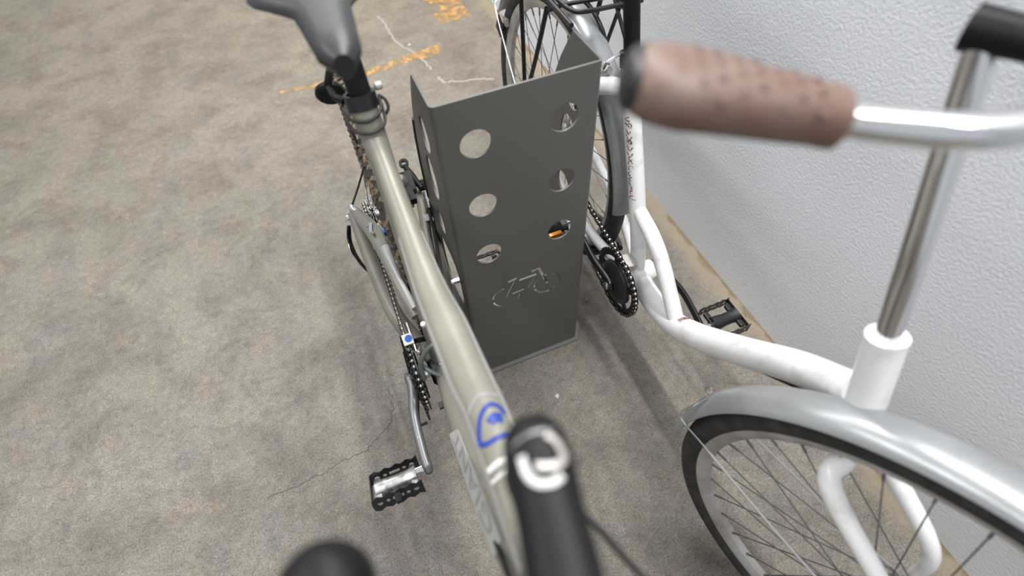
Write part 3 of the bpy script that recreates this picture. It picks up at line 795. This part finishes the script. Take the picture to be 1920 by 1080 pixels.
# top tube: hydroformed, flat lips along both shoulders towards the head
TT = [(-0.219, 0.034, 0.748), (-0.218, 0.000, 0.728), (-0.219, -0.097, 0.703), (-0.221, -0.213, 0.694), (-0.219, -0.290, 0.702), (-0.219, -0.374, 0.717), (-0.218, -0.422, 0.732), (-0.221, -0.496, 0.754), (-0.224, -0.547, 0.777), (-0.225, -0.600, 0.796)]
TW = [0.0190, 0.0155, 0.0168, 0.0210, 0.0240, 0.0240, 0.0222, 0.0212, 0.0205, 0.0200]
TZ = [0.0185, 0.0160, 0.0165, 0.0180, 0.0195, 0.0205, 0.0210, 0.0220, 0.0230, 0.0240]
TC = [0.0, 0.0, 0.15, 0.7, 1.0, 1.0, 1.0, 0.9, 0.8, 0.3]
Cp, par = catmull(TT, 8)


def tfr(i):
    t = (Cp[min(i + 1, len(Cp) - 1)] - Cp[max(i - 1, 0)]).normalized(); a = t.cross(Vector((0, 0, 1))).normalized(); return t, a, a.cross(t).normalized()


def tval(L_, t):
    i = min(int(t), len(L_) - 1); j = min(i + 1, len(L_) - 1); return L_[i] * (1 - (t - i)) + L_[j] * (t - i)


V = []; F = []; fm = []
for i, c in enumerate(Cp):
    t, a, b = tfr(i); wd = tval(TW, par[i]); ht = tval(TZ, par[i]); ch = tval(TC, par[i])
    sec = []
    for k in range(32):
        th = 2 * PI * k / 32; x = math.cos(th); y = math.sin(th)
        # squared profile: crowned top, near-flat lip outboard of 0.86
        if y > 0:
            bx = x; cyl = y
            q = max(-0.86, min(0.86, x * 1.06)); flat = 1 - 0.30 * (q / 0.86) ** 2
            if abs(x) > 0.80: flat = 0.70 - (abs(x) - 0.80) / 0.20 * 0.42
            yy = y * (1 - ch) + flat * ch
            sec.append((x, yy))
        else:
            e = 2 / 2.6; sec.append((math.copysign(abs(x) ** (1 - ch + ch * e), x), -abs(y) ** (1 - ch + ch * e)))
    for x, y in sec: V.append(c + a * x * wd + b * y * ht)
n = 32
for i in range(len(Cp) - 1):
    for k in range(n):
        F.append([i * n + k, i * n + (k + 1) % n, (i + 1) * n + (k + 1) % n, (i + 1) * n + k])
        lipq = (k in (0, 1, 2) or k in (13, 14, 15)) and 2.15 < par[i] < 8.6  # shoulder faces coloured paler, imitating light caught by the tube's sides
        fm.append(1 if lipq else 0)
F.append(list(range(n))); fm.append(0); F.append([(len(Cp) - 1) * n + k for k in range(n)]); fm.append(0)
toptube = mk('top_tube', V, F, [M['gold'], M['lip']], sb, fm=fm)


def on_top(s, x, h=0.0006):
    """s in control-point units along the tube, x = across in -1..1"""
    f_ = s * 8; i = int(f_); i = min(i, len(Cp) - 2); u = f_ - i; c = Cp[i].lerp(Cp[i + 1], u); t, a, b = tfr(i)
    wd = tval(TW, s); ht = tval(TZ, s); q = max(-.86, min(.86, x * 1.06))
    flat = 1 - 0.30 * (q / .86) ** 2
    ch = tval(TC, s); yy = math.sqrt(max(0, 1 - x * x)) * (1 - ch) + flat * ch
    return c + a * x * wd + b * (yy * ht + h)


def top_ribbon(name, pts, wid, m, label=None, seg=6, closed=False):
    P2, _ = catmull([(s, x, 0) for s, x in pts], seg)
    A = []; B = []
    for i, p_ in enumerate(P2):
        t = (P2[min(i + 1, len(P2) - 1)] - P2[max(i - 1, 0)]); t = Vector((t.x * 0.062, t.y * 0.025)).normalized()
        nx = Vector((-t.y / 0.062, t.x / 0.025)) * wid / 2
        A.append((p_.x + nx.x, p_.y + nx.y)); B.append((p_.x - nx.x, p_.y - nx.y))
    Vv = []; K = 3
    for (s0, x0), (s1, x1) in zip(A, B):
        for k in range(K + 1): Vv.append(on_top(s0 + (s1 - s0) * k / K, x0 + (x1 - x0) * k / K))
    Fv = []
    for i in range(len(A) - 1):
        for k in range(K): q = i * (K + 1) + k; Fv.append([q, q + 1, q + K + 2, q + K + 1])
    return mk(name, Vv, Fv, m, toptube, label=label)


# image-left side of the tube is across = +1 here (tangent towards -y, up z)
AX = 1 if tfr(40)[1].x < 0 else -1
lg = lambda l: [(s, x * AX) for s, x in l]
SL = 6.36
top_ribbon('logo_arc', lg([(6.08, .78), (5.95, .45), (5.88, .05), (5.90, -.45), (5.96, -.8)]), 0.0018, M['paleprint'], 'thin pale grey arc')
top_ribbon('logo', lg([(SL + .24, -.55), (SL + .26, -.05), (SL + .27, .50), (SL + .20, .74), (SL + .07, .64), (SL - .10, .38), (SL - .20, .06), (SL - .25, -.25), (SL - .21, -.55), (SL - .08, -.76)]), 0.0046, M['blue'], 'blue triangular swirl logo')
top_ribbon('logo_dot', lg([(SL + .00, -.55), (SL - .03, -.25), (SL + .01, -.04), (SL + .04, .04)]), 0.0095, M['blue'], 'blue dot of the logo')
for s in (6.98, 7.20): top_ribbon('white_band', lg([(s, .84), (s - .02, 0), (s, -.84)]), 0.0062 if s < 7.1 else 0.0038, M['whiteprint'], 'white band', seg=5)
# down tube with lettering on its side
DT = [(-0.228, -0.635, 0.730), (-0.230, -0.50, 0.605), (-0.230, -0.33, 0.455), (-0.230, -0.20, 0.368), (-0.228, -0.118, 0.300)]
dtube = tub('down_tube', DT, [(.024, .028), (.0285, .031), (.0285, .030), (.024, .026), (.020, .022)], 'gold', sb, 24, power=2.6)


def text_mesh(txt, size, f, name, m, parent, label=None, flip=False):
    c = bpy.data.curves.new('t', 'FONT'); c.body = txt; c.size = size; c.extrude = 0; c.resolution_u = 3
    o = bpy.data.objects.new('t', c); COL.objects.link(o); bpy.context.view_layer.update()
    me = bpy.data.meshes.new_from_object(o); V = [f(v.co.x, v.co.y) for v in me.vertices]; F = [list(q.vertices) for q in me.polygons]
    bpy.data.objects.remove(o); bpy.data.curves.remove(c); bpy.data.meshes.remove(me)
    return mk(name, V, F, m, parent, smooth=False, label=label)


dd = (Vector(DT[0]) - Vector(DT[2])).normalized(); dn = (Vector((-1, 0, 0)) * 0.80 + Vector((1, 0, 0)).cross(dd) * (1 if Vector((1, 0, 0)).cross(dd).z > 0 else -1) * 0.60).normalized(); dA = Vector(DT[2]) + dn * 0.0300 + dd * -0.02; dB = Vector(DT[1]) + dn * 0.0300 + dd * 0.08; dup_ = dn.cross(dd).normalized()
if dup_.z < 0: dup_ = -dup_
LT = (dB - dA).length


def side_panel_pt(x, y): return dA + dd * x + dup_ * y + dn * 0.0018


mk('white_side_panel', [side_panel_pt(x, y) - dn * 0.0006 for x, y in ((0, -.011), (LT * .93, -.011), (LT * .93, .011), (0.03, .011))] + [side_panel_pt(x, y) - dn * 0.003 for x, y in ((0, -.011), (LT * .93, -.011), (LT * .93, .011), (0.03, .011))], [[0, 1, 2, 3], [7, 6, 5, 4], [0, 4, 5, 1], [1, 5, 6, 2], [2, 6, 7, 3], [3, 7, 4, 0]], M['lip'], dtube, smooth=False)
text_mesh('GIANT', 0.040, lambda x, y: side_panel_pt(LT * 0.86 - x * 2.1, 0.009 - y * 0.62), 'side_lettering', M['lettering'], dtube, 'grey block lettering on the pale side panel')
# head tube, fork, front wheel
hA = Vector((-0.226, -0.658, 0.680)); hBt = Vector((-0.220, -0.598, 0.833)); axS = (hBt - hA).normalized()
tub('head_tube', [hA, hBt], .0215, 'gold', sb, 20)
mk('headset', *disc(hBt + axS * 0.008, axS, 0.0225, 0.014, 24, 0.003), M['satin'], sb)
phS = R(-12); dS = Vector((math.sin(phS), -math.cos(phS), 0)); rS = Vector((-math.cos(phS), -math.sin(phS), 0))
hubFS = Vector((-0.226, -0.790, 0.337)) + dS * 0.055
wheel(sb, hubFS, rS, 0.337, 0.027, 0.283, 32, 'mudtyre', knobs=100, hub_w=0.05)
cS = hA - axS * 0.03
mk('fork_crown', *tube([cS + rS * 0.062 - axS * .01, cS + rS * 0.03, cS - rS * 0.03, cS - rS * 0.062 - axS * .01], [(.017, .016)] * 4, 14, 5), M['satin'], sb)
for s in (-1, 1):
    tub('fork_leg', [cS + rS * s * 0.058, cS + rS * s * 0.058 - axS * 0.16, hubFS + rS * s * 0.058 + Vector((0, 0, 0.02)) + dS * 0.0], [.0155, .0165, .019], 'satin', sb, 14)
sp0 = hBt + axS * 0.018; spt = Vector((-0.217, -0.553, 0.944))
tub('headset_spacers', [sp0, spt - axS * .03], .0165, 'satin', sb, 18)
# stem with painted logo
sd_ = (dS + Vector((0, 0, 0.16))).normalized()
stem = mk('stem', *tube([spt - sd_ * 0.018 + Vector((0, 0, -.002)), spt - sd_ * 0.012, spt + sd_ * 0.004, spt + sd_ * 0.030, spt + sd_ * 0.065, spt + sd_ * 0.100, spt + sd_ * 0.128], [(.012, .016), (.0185, .0195), (.0195, .0205), (.0182, .0195), (.0190, .0170), (.0215, .0175), (.0225, .0175)], 24, 6, power=2.8), M['satin'], sb)
mk('steerer_collar', *disc(spt - Vector((0, 0, 0.020)), axS, 0.0205, 0.012, 28, 0.002), M['black'], sb)
sa = sd_.cross(Vector((0, 0, 1))).normalized(); su = sa.cross(sd_).normalized()


def on_stem(x, y, h=0.0010):   # x across, y forwards
    w_ = 0.0190
    z = 0.0200 * (1 - min(.98, abs(x) / w_) ** 2.8) ** (1 / 2.8); return spt + sa * x * -AX * -1 + sd_ * y + su * (z + h)


def stem_ribbon(name, pts, wid, m, label):
    P2, _ = catmull([(x, y, 0) for x, y in pts], 5); Vv = []; Fv = []
    for i, p_ in enumerate(P2):
        t = (P2[min(i + 1, len(P2) - 1)] - P2[max(i - 1, 0)]).normalized(); nn = Vector((-t.y, t.x, 0)) * wid / 2
        for k in range(4): q = p_ + nn * (1 - 2 * k / 3); Vv.append(on_stem(q.x, q.y))
    for i in range(len(P2) - 1):
        for k in range(3): q = i * 4 + k; Fv.append([q, q + 1, q + 5, q + 4])
    mk(name, Vv, Fv, M[m], stem, label=label)


stem_ribbon('stem_logo', [(.0095, .003), (.0085, .013), (.004, .0195), (-.004, .0205), (-.0090, .0175)], 0.0040, 'whiteprint', 'white hooked logo stroke')
stem_ribbon('stem_logo', [(.003, .010), (-.003, .0115), (-.0095, .0110), (-.0125, .006), (-.0105, -.002), (-.0060, -.0065)], 0.0038, 'rim', 'grey hooked logo stroke')
stem_ribbon('stem_logo', [(.0155, -.0035), (.006, -.0075), (-.004, -.0090), (-.012, -.0085)], 0.0018, 'crank', 'thin silver stripe')
hbS = spt + sd_ * 0.128
barS = tub('handlebar', [hbS + rS * 0.34 - dS * .03, hbS + rS * 0.2 - dS * .012, hbS + rS * 0.05, hbS - rS * 0.05, hbS - rS * 0.2 - dS * .012, hbS - rS * 0.34 - dS * .03], [.0110, .0110, .0155, .0155, .0110, .0110], 'satin', sb, 16)
for s in (-1, 1):
    tub('handlebar_grip', [hbS + rS * s * 0.215 - dS * .013, hbS + rS * s * 0.345 - dS * .031], .0165, 'rubber', sb, 20)
    tub('brake_lever', [hbS + rS * s * 0.165 - dS * .002, hbS + rS * s * 0.185 + dS * .035 + Vector((0, 0, -.01)), hbS + rS * s * 0.28 + dS * .04 + Vector((0, 0, -.015))], [.010, .007, .005], 'satin', sb, 10)
bell = Vector((-0.336, -0.572, 0.958))
mk('bell', *lathe([(0.0005, 0.017), (0.012, 0.0155), (0.020, 0.010), (0.0235, 0.001), (0.0235, -0.012), (0.020, -0.016), (0.0005, -0.016)], bell, (0.1, -0.2, 1), 32), M['satin'], sb, label='round black bell')
tub('bell_mount', [bell - Vector((0, 0, .01)), bell - Vector((0, 0.04, .006)), hbS + rS * 0.10 + Vector((0, 0, 0))], .010, 'satin', sb, 10)
# cables at the head
tub('brake_hose', [hbS - rS * 0.07 + Vector((.0, .0, -.01)), (-0.156, -0.655, 0.862), (-0.169, -0.616, 0.832), (-0.187, -0.567, 0.834), (-0.202, -0.53, 0.79), (-0.210, -0.47, 0.64)], .0026, 'rubber', sb, 8)
tub('gear_cable', [hbS + rS * 0.08 + Vector((.0, .0, -.01)), (-0.262, -0.66, 0.87), (-0.256, -0.625, 0.80), (-0.252, -0.585, 0.745), (-0.252, -0.52, 0.65)], .0026, 'rubber', sb, 8)
# seat area
tub('seat_tube', [(-0.2195, 0.058, 0.802), (-0.2190, 0.046, 0.770), (-0.218, 0.034, 0.735), (-0.219, 0.005, 0.650), (-0.223, -0.045, 0.50), (-0.228, -0.10, 0.315)], [.0195, .0198, .0190, .0175, .0175, .020], 'gold', sb, 22)
tub('seat_post', [(-0.2175, 0.056, 0.795), (-0.2185, 0.078, 0.865), (-0.2200, 0.098, 0.945)], .0162, 'satin', sb, 20)
sc_ = mk('seat_clamp', *lathe([(0.0180, -0.0105), (0.0232, -0.0105), (0.0232, 0.0105), (0.0180, 0.0105)], (-0.2195, 0.059, 0.803), (0, 0.3, 0.95), 28, closed=True), M['black'], sb)
mk('clamp_bolt', *disc((-0.1890, 0.078, 0.806), (1, 0.1, 0), 0.0060, 0.012, 16, 0.002), M['lip'], sc_)
tub('clamp_lever', [(-0.242, 0.066, 0.804), (-0.252, 0.078, 0.806), (-0.256, 0.105, 0.806)], [.006, .005, .004], 'satin', sc_, 8)
saddle(sb, (-0.2345, 0.026, 0.953), 0.275, 0.150, 'plastic', hgt=0.036)
mk('rear_reflector', *disc((-0.2565, 0.160, 0.765), (0.15, 0.85, 0.3), 0.023, 0.014, 28, 0.004), M['satin'], sb, label='round black lamp body behind the seat post')
tub('lamp_bracket', [(-0.224, 0.082, 0.850), (-0.243, 0.120, 0.825), (-0.255, 0.154, 0.785)], .006, 'satin', sb, 8)
tub('gear_cable', [(-0.1925, 0.070, 0.782), (-0.1975, 0.034, 0.775), (-0.220, 0.020, 0.773), (-0.242, 0.034, 0.773), (-0.248, 0.075, 0.766), (-0.2440, 0.16, 0.68), (-0.240, 0.28, 0.53), (-0.262, 0.345, 0.43), (-0.298, 0.325, 0.385)], .0024, 'rubber', sb, 8)
tub('gear_cable', [(-0.1920, 0.072, 0.795), (-0.1985, 0.042, 0.790), (-0.220, 0.029, 0.787), (-0.242, 0.043, 0.787), (-0.248, 0.086, 0.78)], .0024, 'rubber', sb, 8)
tub('gear_cable', [(-0.1920, 0.070, 0.795), (-0.1860, 0.062, 0.792), (-0.1855, 0.054, 0.783), (-0.1925, 0.050, 0.776)], .0024, 'rubber', sb, 8)
# rear wheel
tyS, rimS, hubo = wheel(sb, hubS, (1, 0, 0), 0.337, 0.026, 0.283, 32, 'mudtyre', knobs=104, hub_w=0.062)
mk('rotor', *toothed(0.080, 24, 0.062, 0.002, (-0.176, hubS.y, hubS.z), depth=0.002), M['chrome'], sb, label='bright brake disc')
# stays and swing arm
tub('chainstay', [(-0.303, 0.335, 0.345), (-0.300, 0.26, 0.340), (-0.296, 0.17, 0.335), (-0.286, 0.04, 0.325), (-0.262, -0.045, 0.322), (-0.238, -0.085, 0.322)], [(.012, .018), (.0145, .020), (.0165, .020), (.0170, .020), (.0165, .020), (.015, .019)], 'gold', sb, 18, res=7, power=2.6)
tub('chainstay', [(-0.143, 0.335, 0.345), (-0.145, 0.26, 0.340), (-0.150, 0.17, 0.335), (-0.168, 0.04, 0.325), (-0.196, -0.045, 0.322), (-0.220, -0.085, 0.322)], [(.010, .016), (.010, .018), (.0115, .018), (.0135, .018), (.0135, .019), (.013, .019)], 'gold', sb, 18, res=7, power=2.6)
tub('seatstay', [(-0.298, 0.328, 0.372), (-0.284, 0.265, 0.392), (-0.268, 0.18, 0.420), (-0.262, 0.10, 0.430), (-0.256, 0.02, 0.425), (-0.246, -0.045, 0.405)], [(.009, .010), (.015, .012), (.0175, .013), (.0135, .012), (.0105, .012), (.010, .012)], 'gold', sb, 16, power=2.6)
tub('seatstay', [(-0.150, 0.335, 0.385), (-0.148, 0.265, 0.400), (-0.160, 0.18, 0.420), (-0.174, 0.10, 0.430), (-0.184, 0.02, 0.425), (-0.200, -0.045, 0.405)], [(.008, .010), (.011, .012), (.0115, .013), (.0105, .012), (.0095, .012), (.010, .012)], 'gold', sb, 16, power=2.6)
lk = tub('link_arm', [(-0.258, 0.115, 0.445), (-0.257, 0.085, 0.448), (-0.252, 0.02, 0.440), (-0.244, -0.04, 0.425)], [(.009, .005), (.008, .006), (.006, .006), (.007, .006)], 'lip', sb, 12, label='polished link')
mk('link_bolt', *disc((-0.240, -0.100, 0.452), (-0.2, 0, 1), 0.006, 0.008, 16, 0.002), M['chrome'], lk)
mk('pivot_bolt', *box((-0.244, 0.175, 0.424), (0.018, 0.014, 0.012), None, 0.003), M['bluebolt'], sb, label='blue bolt cap')
mk('stay_sticker', *box((-0.2725, 0.190, 0.4342), (0.006, 0.040, 0.0012), Matrix.Rotation(R(-16), 3, 'X') @ Matrix.Rotation(R(-8), 3, 'Z')), M['sticker'], sb)
mk('stay_sticker', *box((-0.1560, 0.165, 0.4360), (0.011, 0.024, 0.0012), Matrix.Rotation(R(-10), 3, 'X')), M['sticker'], sb)
cs = tub('cable_stop', [(-0.300, 0.330, 0.384), (-0.298, 0.318, 0.386), (-0.290, 0.300, 0.386)], [.006, .008, .005], 'chrome', sb, 12)
tub('gear_cable', [(-0.296, 0.300, 0.386), (-0.284, 0.23, 0.412), (-0.270, 0.16, 0.442)], .003, 'steel', sb, 8)
# cassette, derailleur, axle
cas = MB()
for k, r_ in enumerate((0.052, 0.047, 0.042, 0.037, 0.032, 0.028, 0.024)):
    cas.add(toothed(r_, max(11, int(r_ / 0.0021)), 0.016, 0.002, (-0.2555 - 0.0048 * k, hubS.y, hubS.z), depth=0.004))
cas.build('cassette', M['steel'], sb, label='stack of toothed sprockets')
mk('rear_axle', *disc((-0.2265, 0.335, 0.345), (1, 0, 0), 0.006, 0.185, 14), M['chrome'], sb)
der = tub('derailleur', [(-0.322, 0.338, 0.318), (-0.332, 0.322, 0.292), (-0.333, 0.300, 0.268), (-0.326, 0.270, 0.252), (-0.312, 0.240, 0.235)], [(.004, .006), (.005, .010), (.005, .012), (.004, .010), (.002, .004)], 'satin', sb, 14)
tub('derailleur_plate', [(-0.337, 0.316, 0.286), (-0.339, 0.297, 0.270), (-0.332, 0.272, 0.256)], [(.0015, .004), (.0015, .006), (.0015, .004)], 'chrome', der, 10)
for y, z in ((0.262, 0.262), (0.220, 0.205)):
    mk('jockey_wheel', *toothed(0.022, 11, 0.004, 0.005, (-0.282, y, z), depth=0.004), M['plastic'], der)
mk('derailleur_cage', *box((-0.2885, 0.241, 0.233), (0.0022, 0.022, 0.085), Matrix.Rotation(R(-36), 3, 'X'), 0.0008), M['steel'], der)
tub('cable_end', [(-0.322, 0.240, 0.240), (-0.345, 0.250, 0.215), (-0.372, 0.262, 0.185)], .0012, 'chrome', der, 6)
# brake caliper and lever on the far side
cal = mk('brake_caliper', *box((-0.1650, 0.284, 0.437), (0.030, 0.050, 0.030), Matrix.Rotation(R(25), 3, 'X'), 0.008), M['satin'], sb, label='dark steel brake caliper')
mk('caliper_body', *lathe([(0.0005, .014), (0.012, .012), (0.018, .004), (0.018, -.012), (0.0005, -.014)], (-0.1810, 0.279, 0.452), (-0.2, -0.1, 1), 24), M['crank'], cal)
mk('caliper_block', *box((-0.1690, 0.239, 0.444), (0.016, 0.050, 0.016), None, 0.003), M['satin'], cal)
mk('adjuster_knob', *toothed(0.013, 12, 0.003, 0.014, (-0.1350, 0.284, 0.420), depth=0.002), M['satin'], cal)
mk('hose_bolt', *lathe([(0.0055, -.004), (0.011, -.004), (0.011, .004), (0.0055, .004)], (-0.1550, 0.349, 0.440), (0, -0.4, 0.9), 20, closed=True), M['satin'], cal)
tub('caliper_arm', [(-0.1550, 0.342, 0.438), (-0.1490, 0.304, 0.436), (-0.1390, 0.264, 0.428)], [.006, .009, .006], 'satin', cal, 10)
tub('adjuster_tube', [(-0.1350, 0.244, 0.430), (-0.1430, 0.184, 0.436)], .0075, 'crank', cal, 14)
mk('adjuster_tip', *disc((-0.1300, 0.246, 0.430), (0.3, 0.6, 0.6), 0.005, 0.012, 12, 0.002), M['chrome'], cal)
tub('brake_hose', [(-0.144, 0.190, 0.436), (-0.150, 0.15, 0.445), (-0.162, 0.07, 0.455), (-0.185, -0.04, 0.45), (-0.215, -0.12, 0.44)], .0034, 'rubber', sb, 8)
# bottom bracket, rings, crank
mk('bottom_bracket', *disc(BBS + Vector((-0.004, 0, 0)), (1, 0, 0), 0.031, 0.052, 32, 0.006), M['black'], sb)
mk('pivot_shell', *disc(Vector((-0.230, -0.075, 0.325)), (1, 0, 0), 0.024, 0.060, 28, 0.004), M['gold'], sb)
mk('spec_sticker', *lathe([(0.0314, -0.004), (0.0314, 0.014)], BBS + Vector((-0.004, 0, 0)), (1, 0, 0), 8, a0=R(-12), a1=R(28)), M['whiteprint'], sb, label='small white label')
mk('crank_axle', *disc(BBS, (1, 0, 0), 0.009, 0.150, 16), M['steel'], sb)
for k, (r_, t_, xr) in enumerate(((0.088, 42, -0.2890), (0.068, 32, -0.2820), (0.048, 22, -0.2750))):
    sl = []
    for q in range(5):
        a0 = 2 * PI * q / 5 + 0.3; sl.append([((r_ - .012) * math.cos(a0 + 0.95 * i / 6), (r_ - .012) * math.sin(a0 + 0.95 * i / 6)) for i in range(7)] + [((r_ * .55) * math.cos(a0 + 0.95 * (1 - i / 6)), (r_ * .55) * math.sin(a0 + 0.95 * (1 - i / 6))) for i in range(7)])
    mk('chainring', *toothed(r_, t_, 0, 0.0026, (xr, BBS.y, BBS.z), sl), M['satin'], sb)
chain_links(chain_loop(-0.2820, (BBS.y, BBS.z), 0.066, -0.272, (hubS.y, hubS.z), 0.034), 0.0034).build('chain', [M['chain'], M['chainpin']], sb, label='oily chain with bright pins')
aS = R(183)
cs1, es1 = crank(sb, -0.2985, (BBS.y, BBS.z), aS, 0.176, -0.3180, 'crank', 0.0160, 0.0135, 0.0118)
for q in range(4):
    a0 = aS + R(45 + 90 * q); tub('spider_arm', [(-0.2945, BBS.y, BBS.z), (-0.2915, BBS.y + 0.058 * math.cos(a0), BBS.z + 0.058 * math.sin(a0))], [(.006, .004), (.005, .003)], 'satin', cs1, 8, up=(1, 0, 0))
pin = Vector((-0.3005, -0.205, 0.293)); mk('chain_pin', *disc(pin, (1, 0, 0), 0.0028, 0.014, 10), M['satin'], cs1)
cs2, es2 = crank(sb, -0.1640, (BBS.y, BBS.z), aS - PI, 0.176, -0.1560, 'crank', 0.0150, 0.0125, 0.0080)
ps = pedal(sb, es1 + Vector((-0.060, -0.004, -0.004)), -1, R(-30), 0.090, 0.066)
mk('pedal_axle', *disc(es1 + Vector((-0.012, 0, 0)), (1, 0, 0), 0.0065, 0.034, 16), M['chrome'], ps)
mk('toe_bolt', *box(es1 + Vector((-0.060, -0.036, 0.016)), (0.012, 0.018, 0.012), None, 0.002), M['bluebolt'] if False else M['satin'], ps)
ps2 = pedal(sb, es2 + Vector((0.088, 0.022, -0.010)), 1, R(55), 0.088, 0.066, 'crank')
mk('pedal_axle', *disc(es2 + Vector((0.014, 0.012, 0)), (1, 0, 0), 0.0065, 0.034, 16), M['chrome'], ps2)
# front derailleur and its cable
fd = mk('front_derailleur', *box((-0.2835, -0.080, 0.398), (0.0022, 0.055, 0.026), Matrix.Rotation(R(12), 3, 'X'), 0.0008), M['black'], sb)
mk('derailleur_cage', *box((-0.2680, -0.085, 0.398), (0.0022, 0.060, 0.026), Matrix.Rotation(R(12), 3, 'X'), 0.0008), M['steel'], fd)
mk('derailleur_bridge', *box((-0.2755, -0.092, 0.4125), (0.0185, 0.022, 0.0020), Matrix.Rotation(R(10), 3, 'X')), M['lip'], fd)
mk('badge', *disc((-0.2735, -0.092, 0.4145), (0, -0.15, 1), 0.0068, 0.0014, 24), M['bluebolt'], fd, label='round blue badge')
mk('clamp_screw', *disc((-0.2625, -0.118, 0.405), (-0.4, -0.8, 0.3), 0.004, 0.014, 12, .001), M['chrome'], fd)
tub('derailleur_arm', [(-0.264, -0.088, 0.392), (-0.246, -0.080, 0.375), (-0.232, -0.075, 0.355)], .005, 'satin', fd, 10)
tub('gear_cable', [(-0.212, -0.118, 0.420), (-0.236, -0.125, 0.418), (-0.256, -0.128, 0.405), (-0.270, -0.136, 0.380), (-0.272, -0.148, 0.350)], .0048, 'housing', sb, 10)
tub('gear_cable', [(-0.270, -0.124, 0.368), (-0.252, -0.150, 0.365), (-0.228, -0.180, 0.375), (-0.214, -0.215, 0.40)], .0042, 'housing', sb, 8)
mk('cable_clip', *box((-0.250, -0.232, 0.395), (0.026, 0.012, 0.008), None, 0.002), M['rubber'], sb)

# ------------------------------------------------------------------ small things on the floor
random.seed(11)


def chip(x, y, r_, label, m):
    bm = bmesh.new(); bmesh.ops.create_icosphere(bm, subdivisions=2, radius=r_)
    for v in bm.verts: v.co *= random.uniform(0.72, 1.15); v.co.z *= 0.5
    V = [v.co + Vector((x, y, r_ * 0.42)) for v in bm.verts]; bm.verts.index_update(); F = [[v.index for v in f.verts] for f in bm.faces]; bm.free()
    o = mk('plaster_chip', V, F, m); o['label'] = label; o['category'] = 'debris'


chip(0.017, -0.136, 0.0065, 'small white plaster chip on the floor in front of the rack', M['whiteprint'])
chip(0.2185, 0.097, 0.0060, 'dark crumb on the floor between the rack and the white bicycle chainring', M['crank'])
chip(0.138, 1.655, 0.0075, 'small white crumb on the floor between the two orange marks', M['whiteprint'])
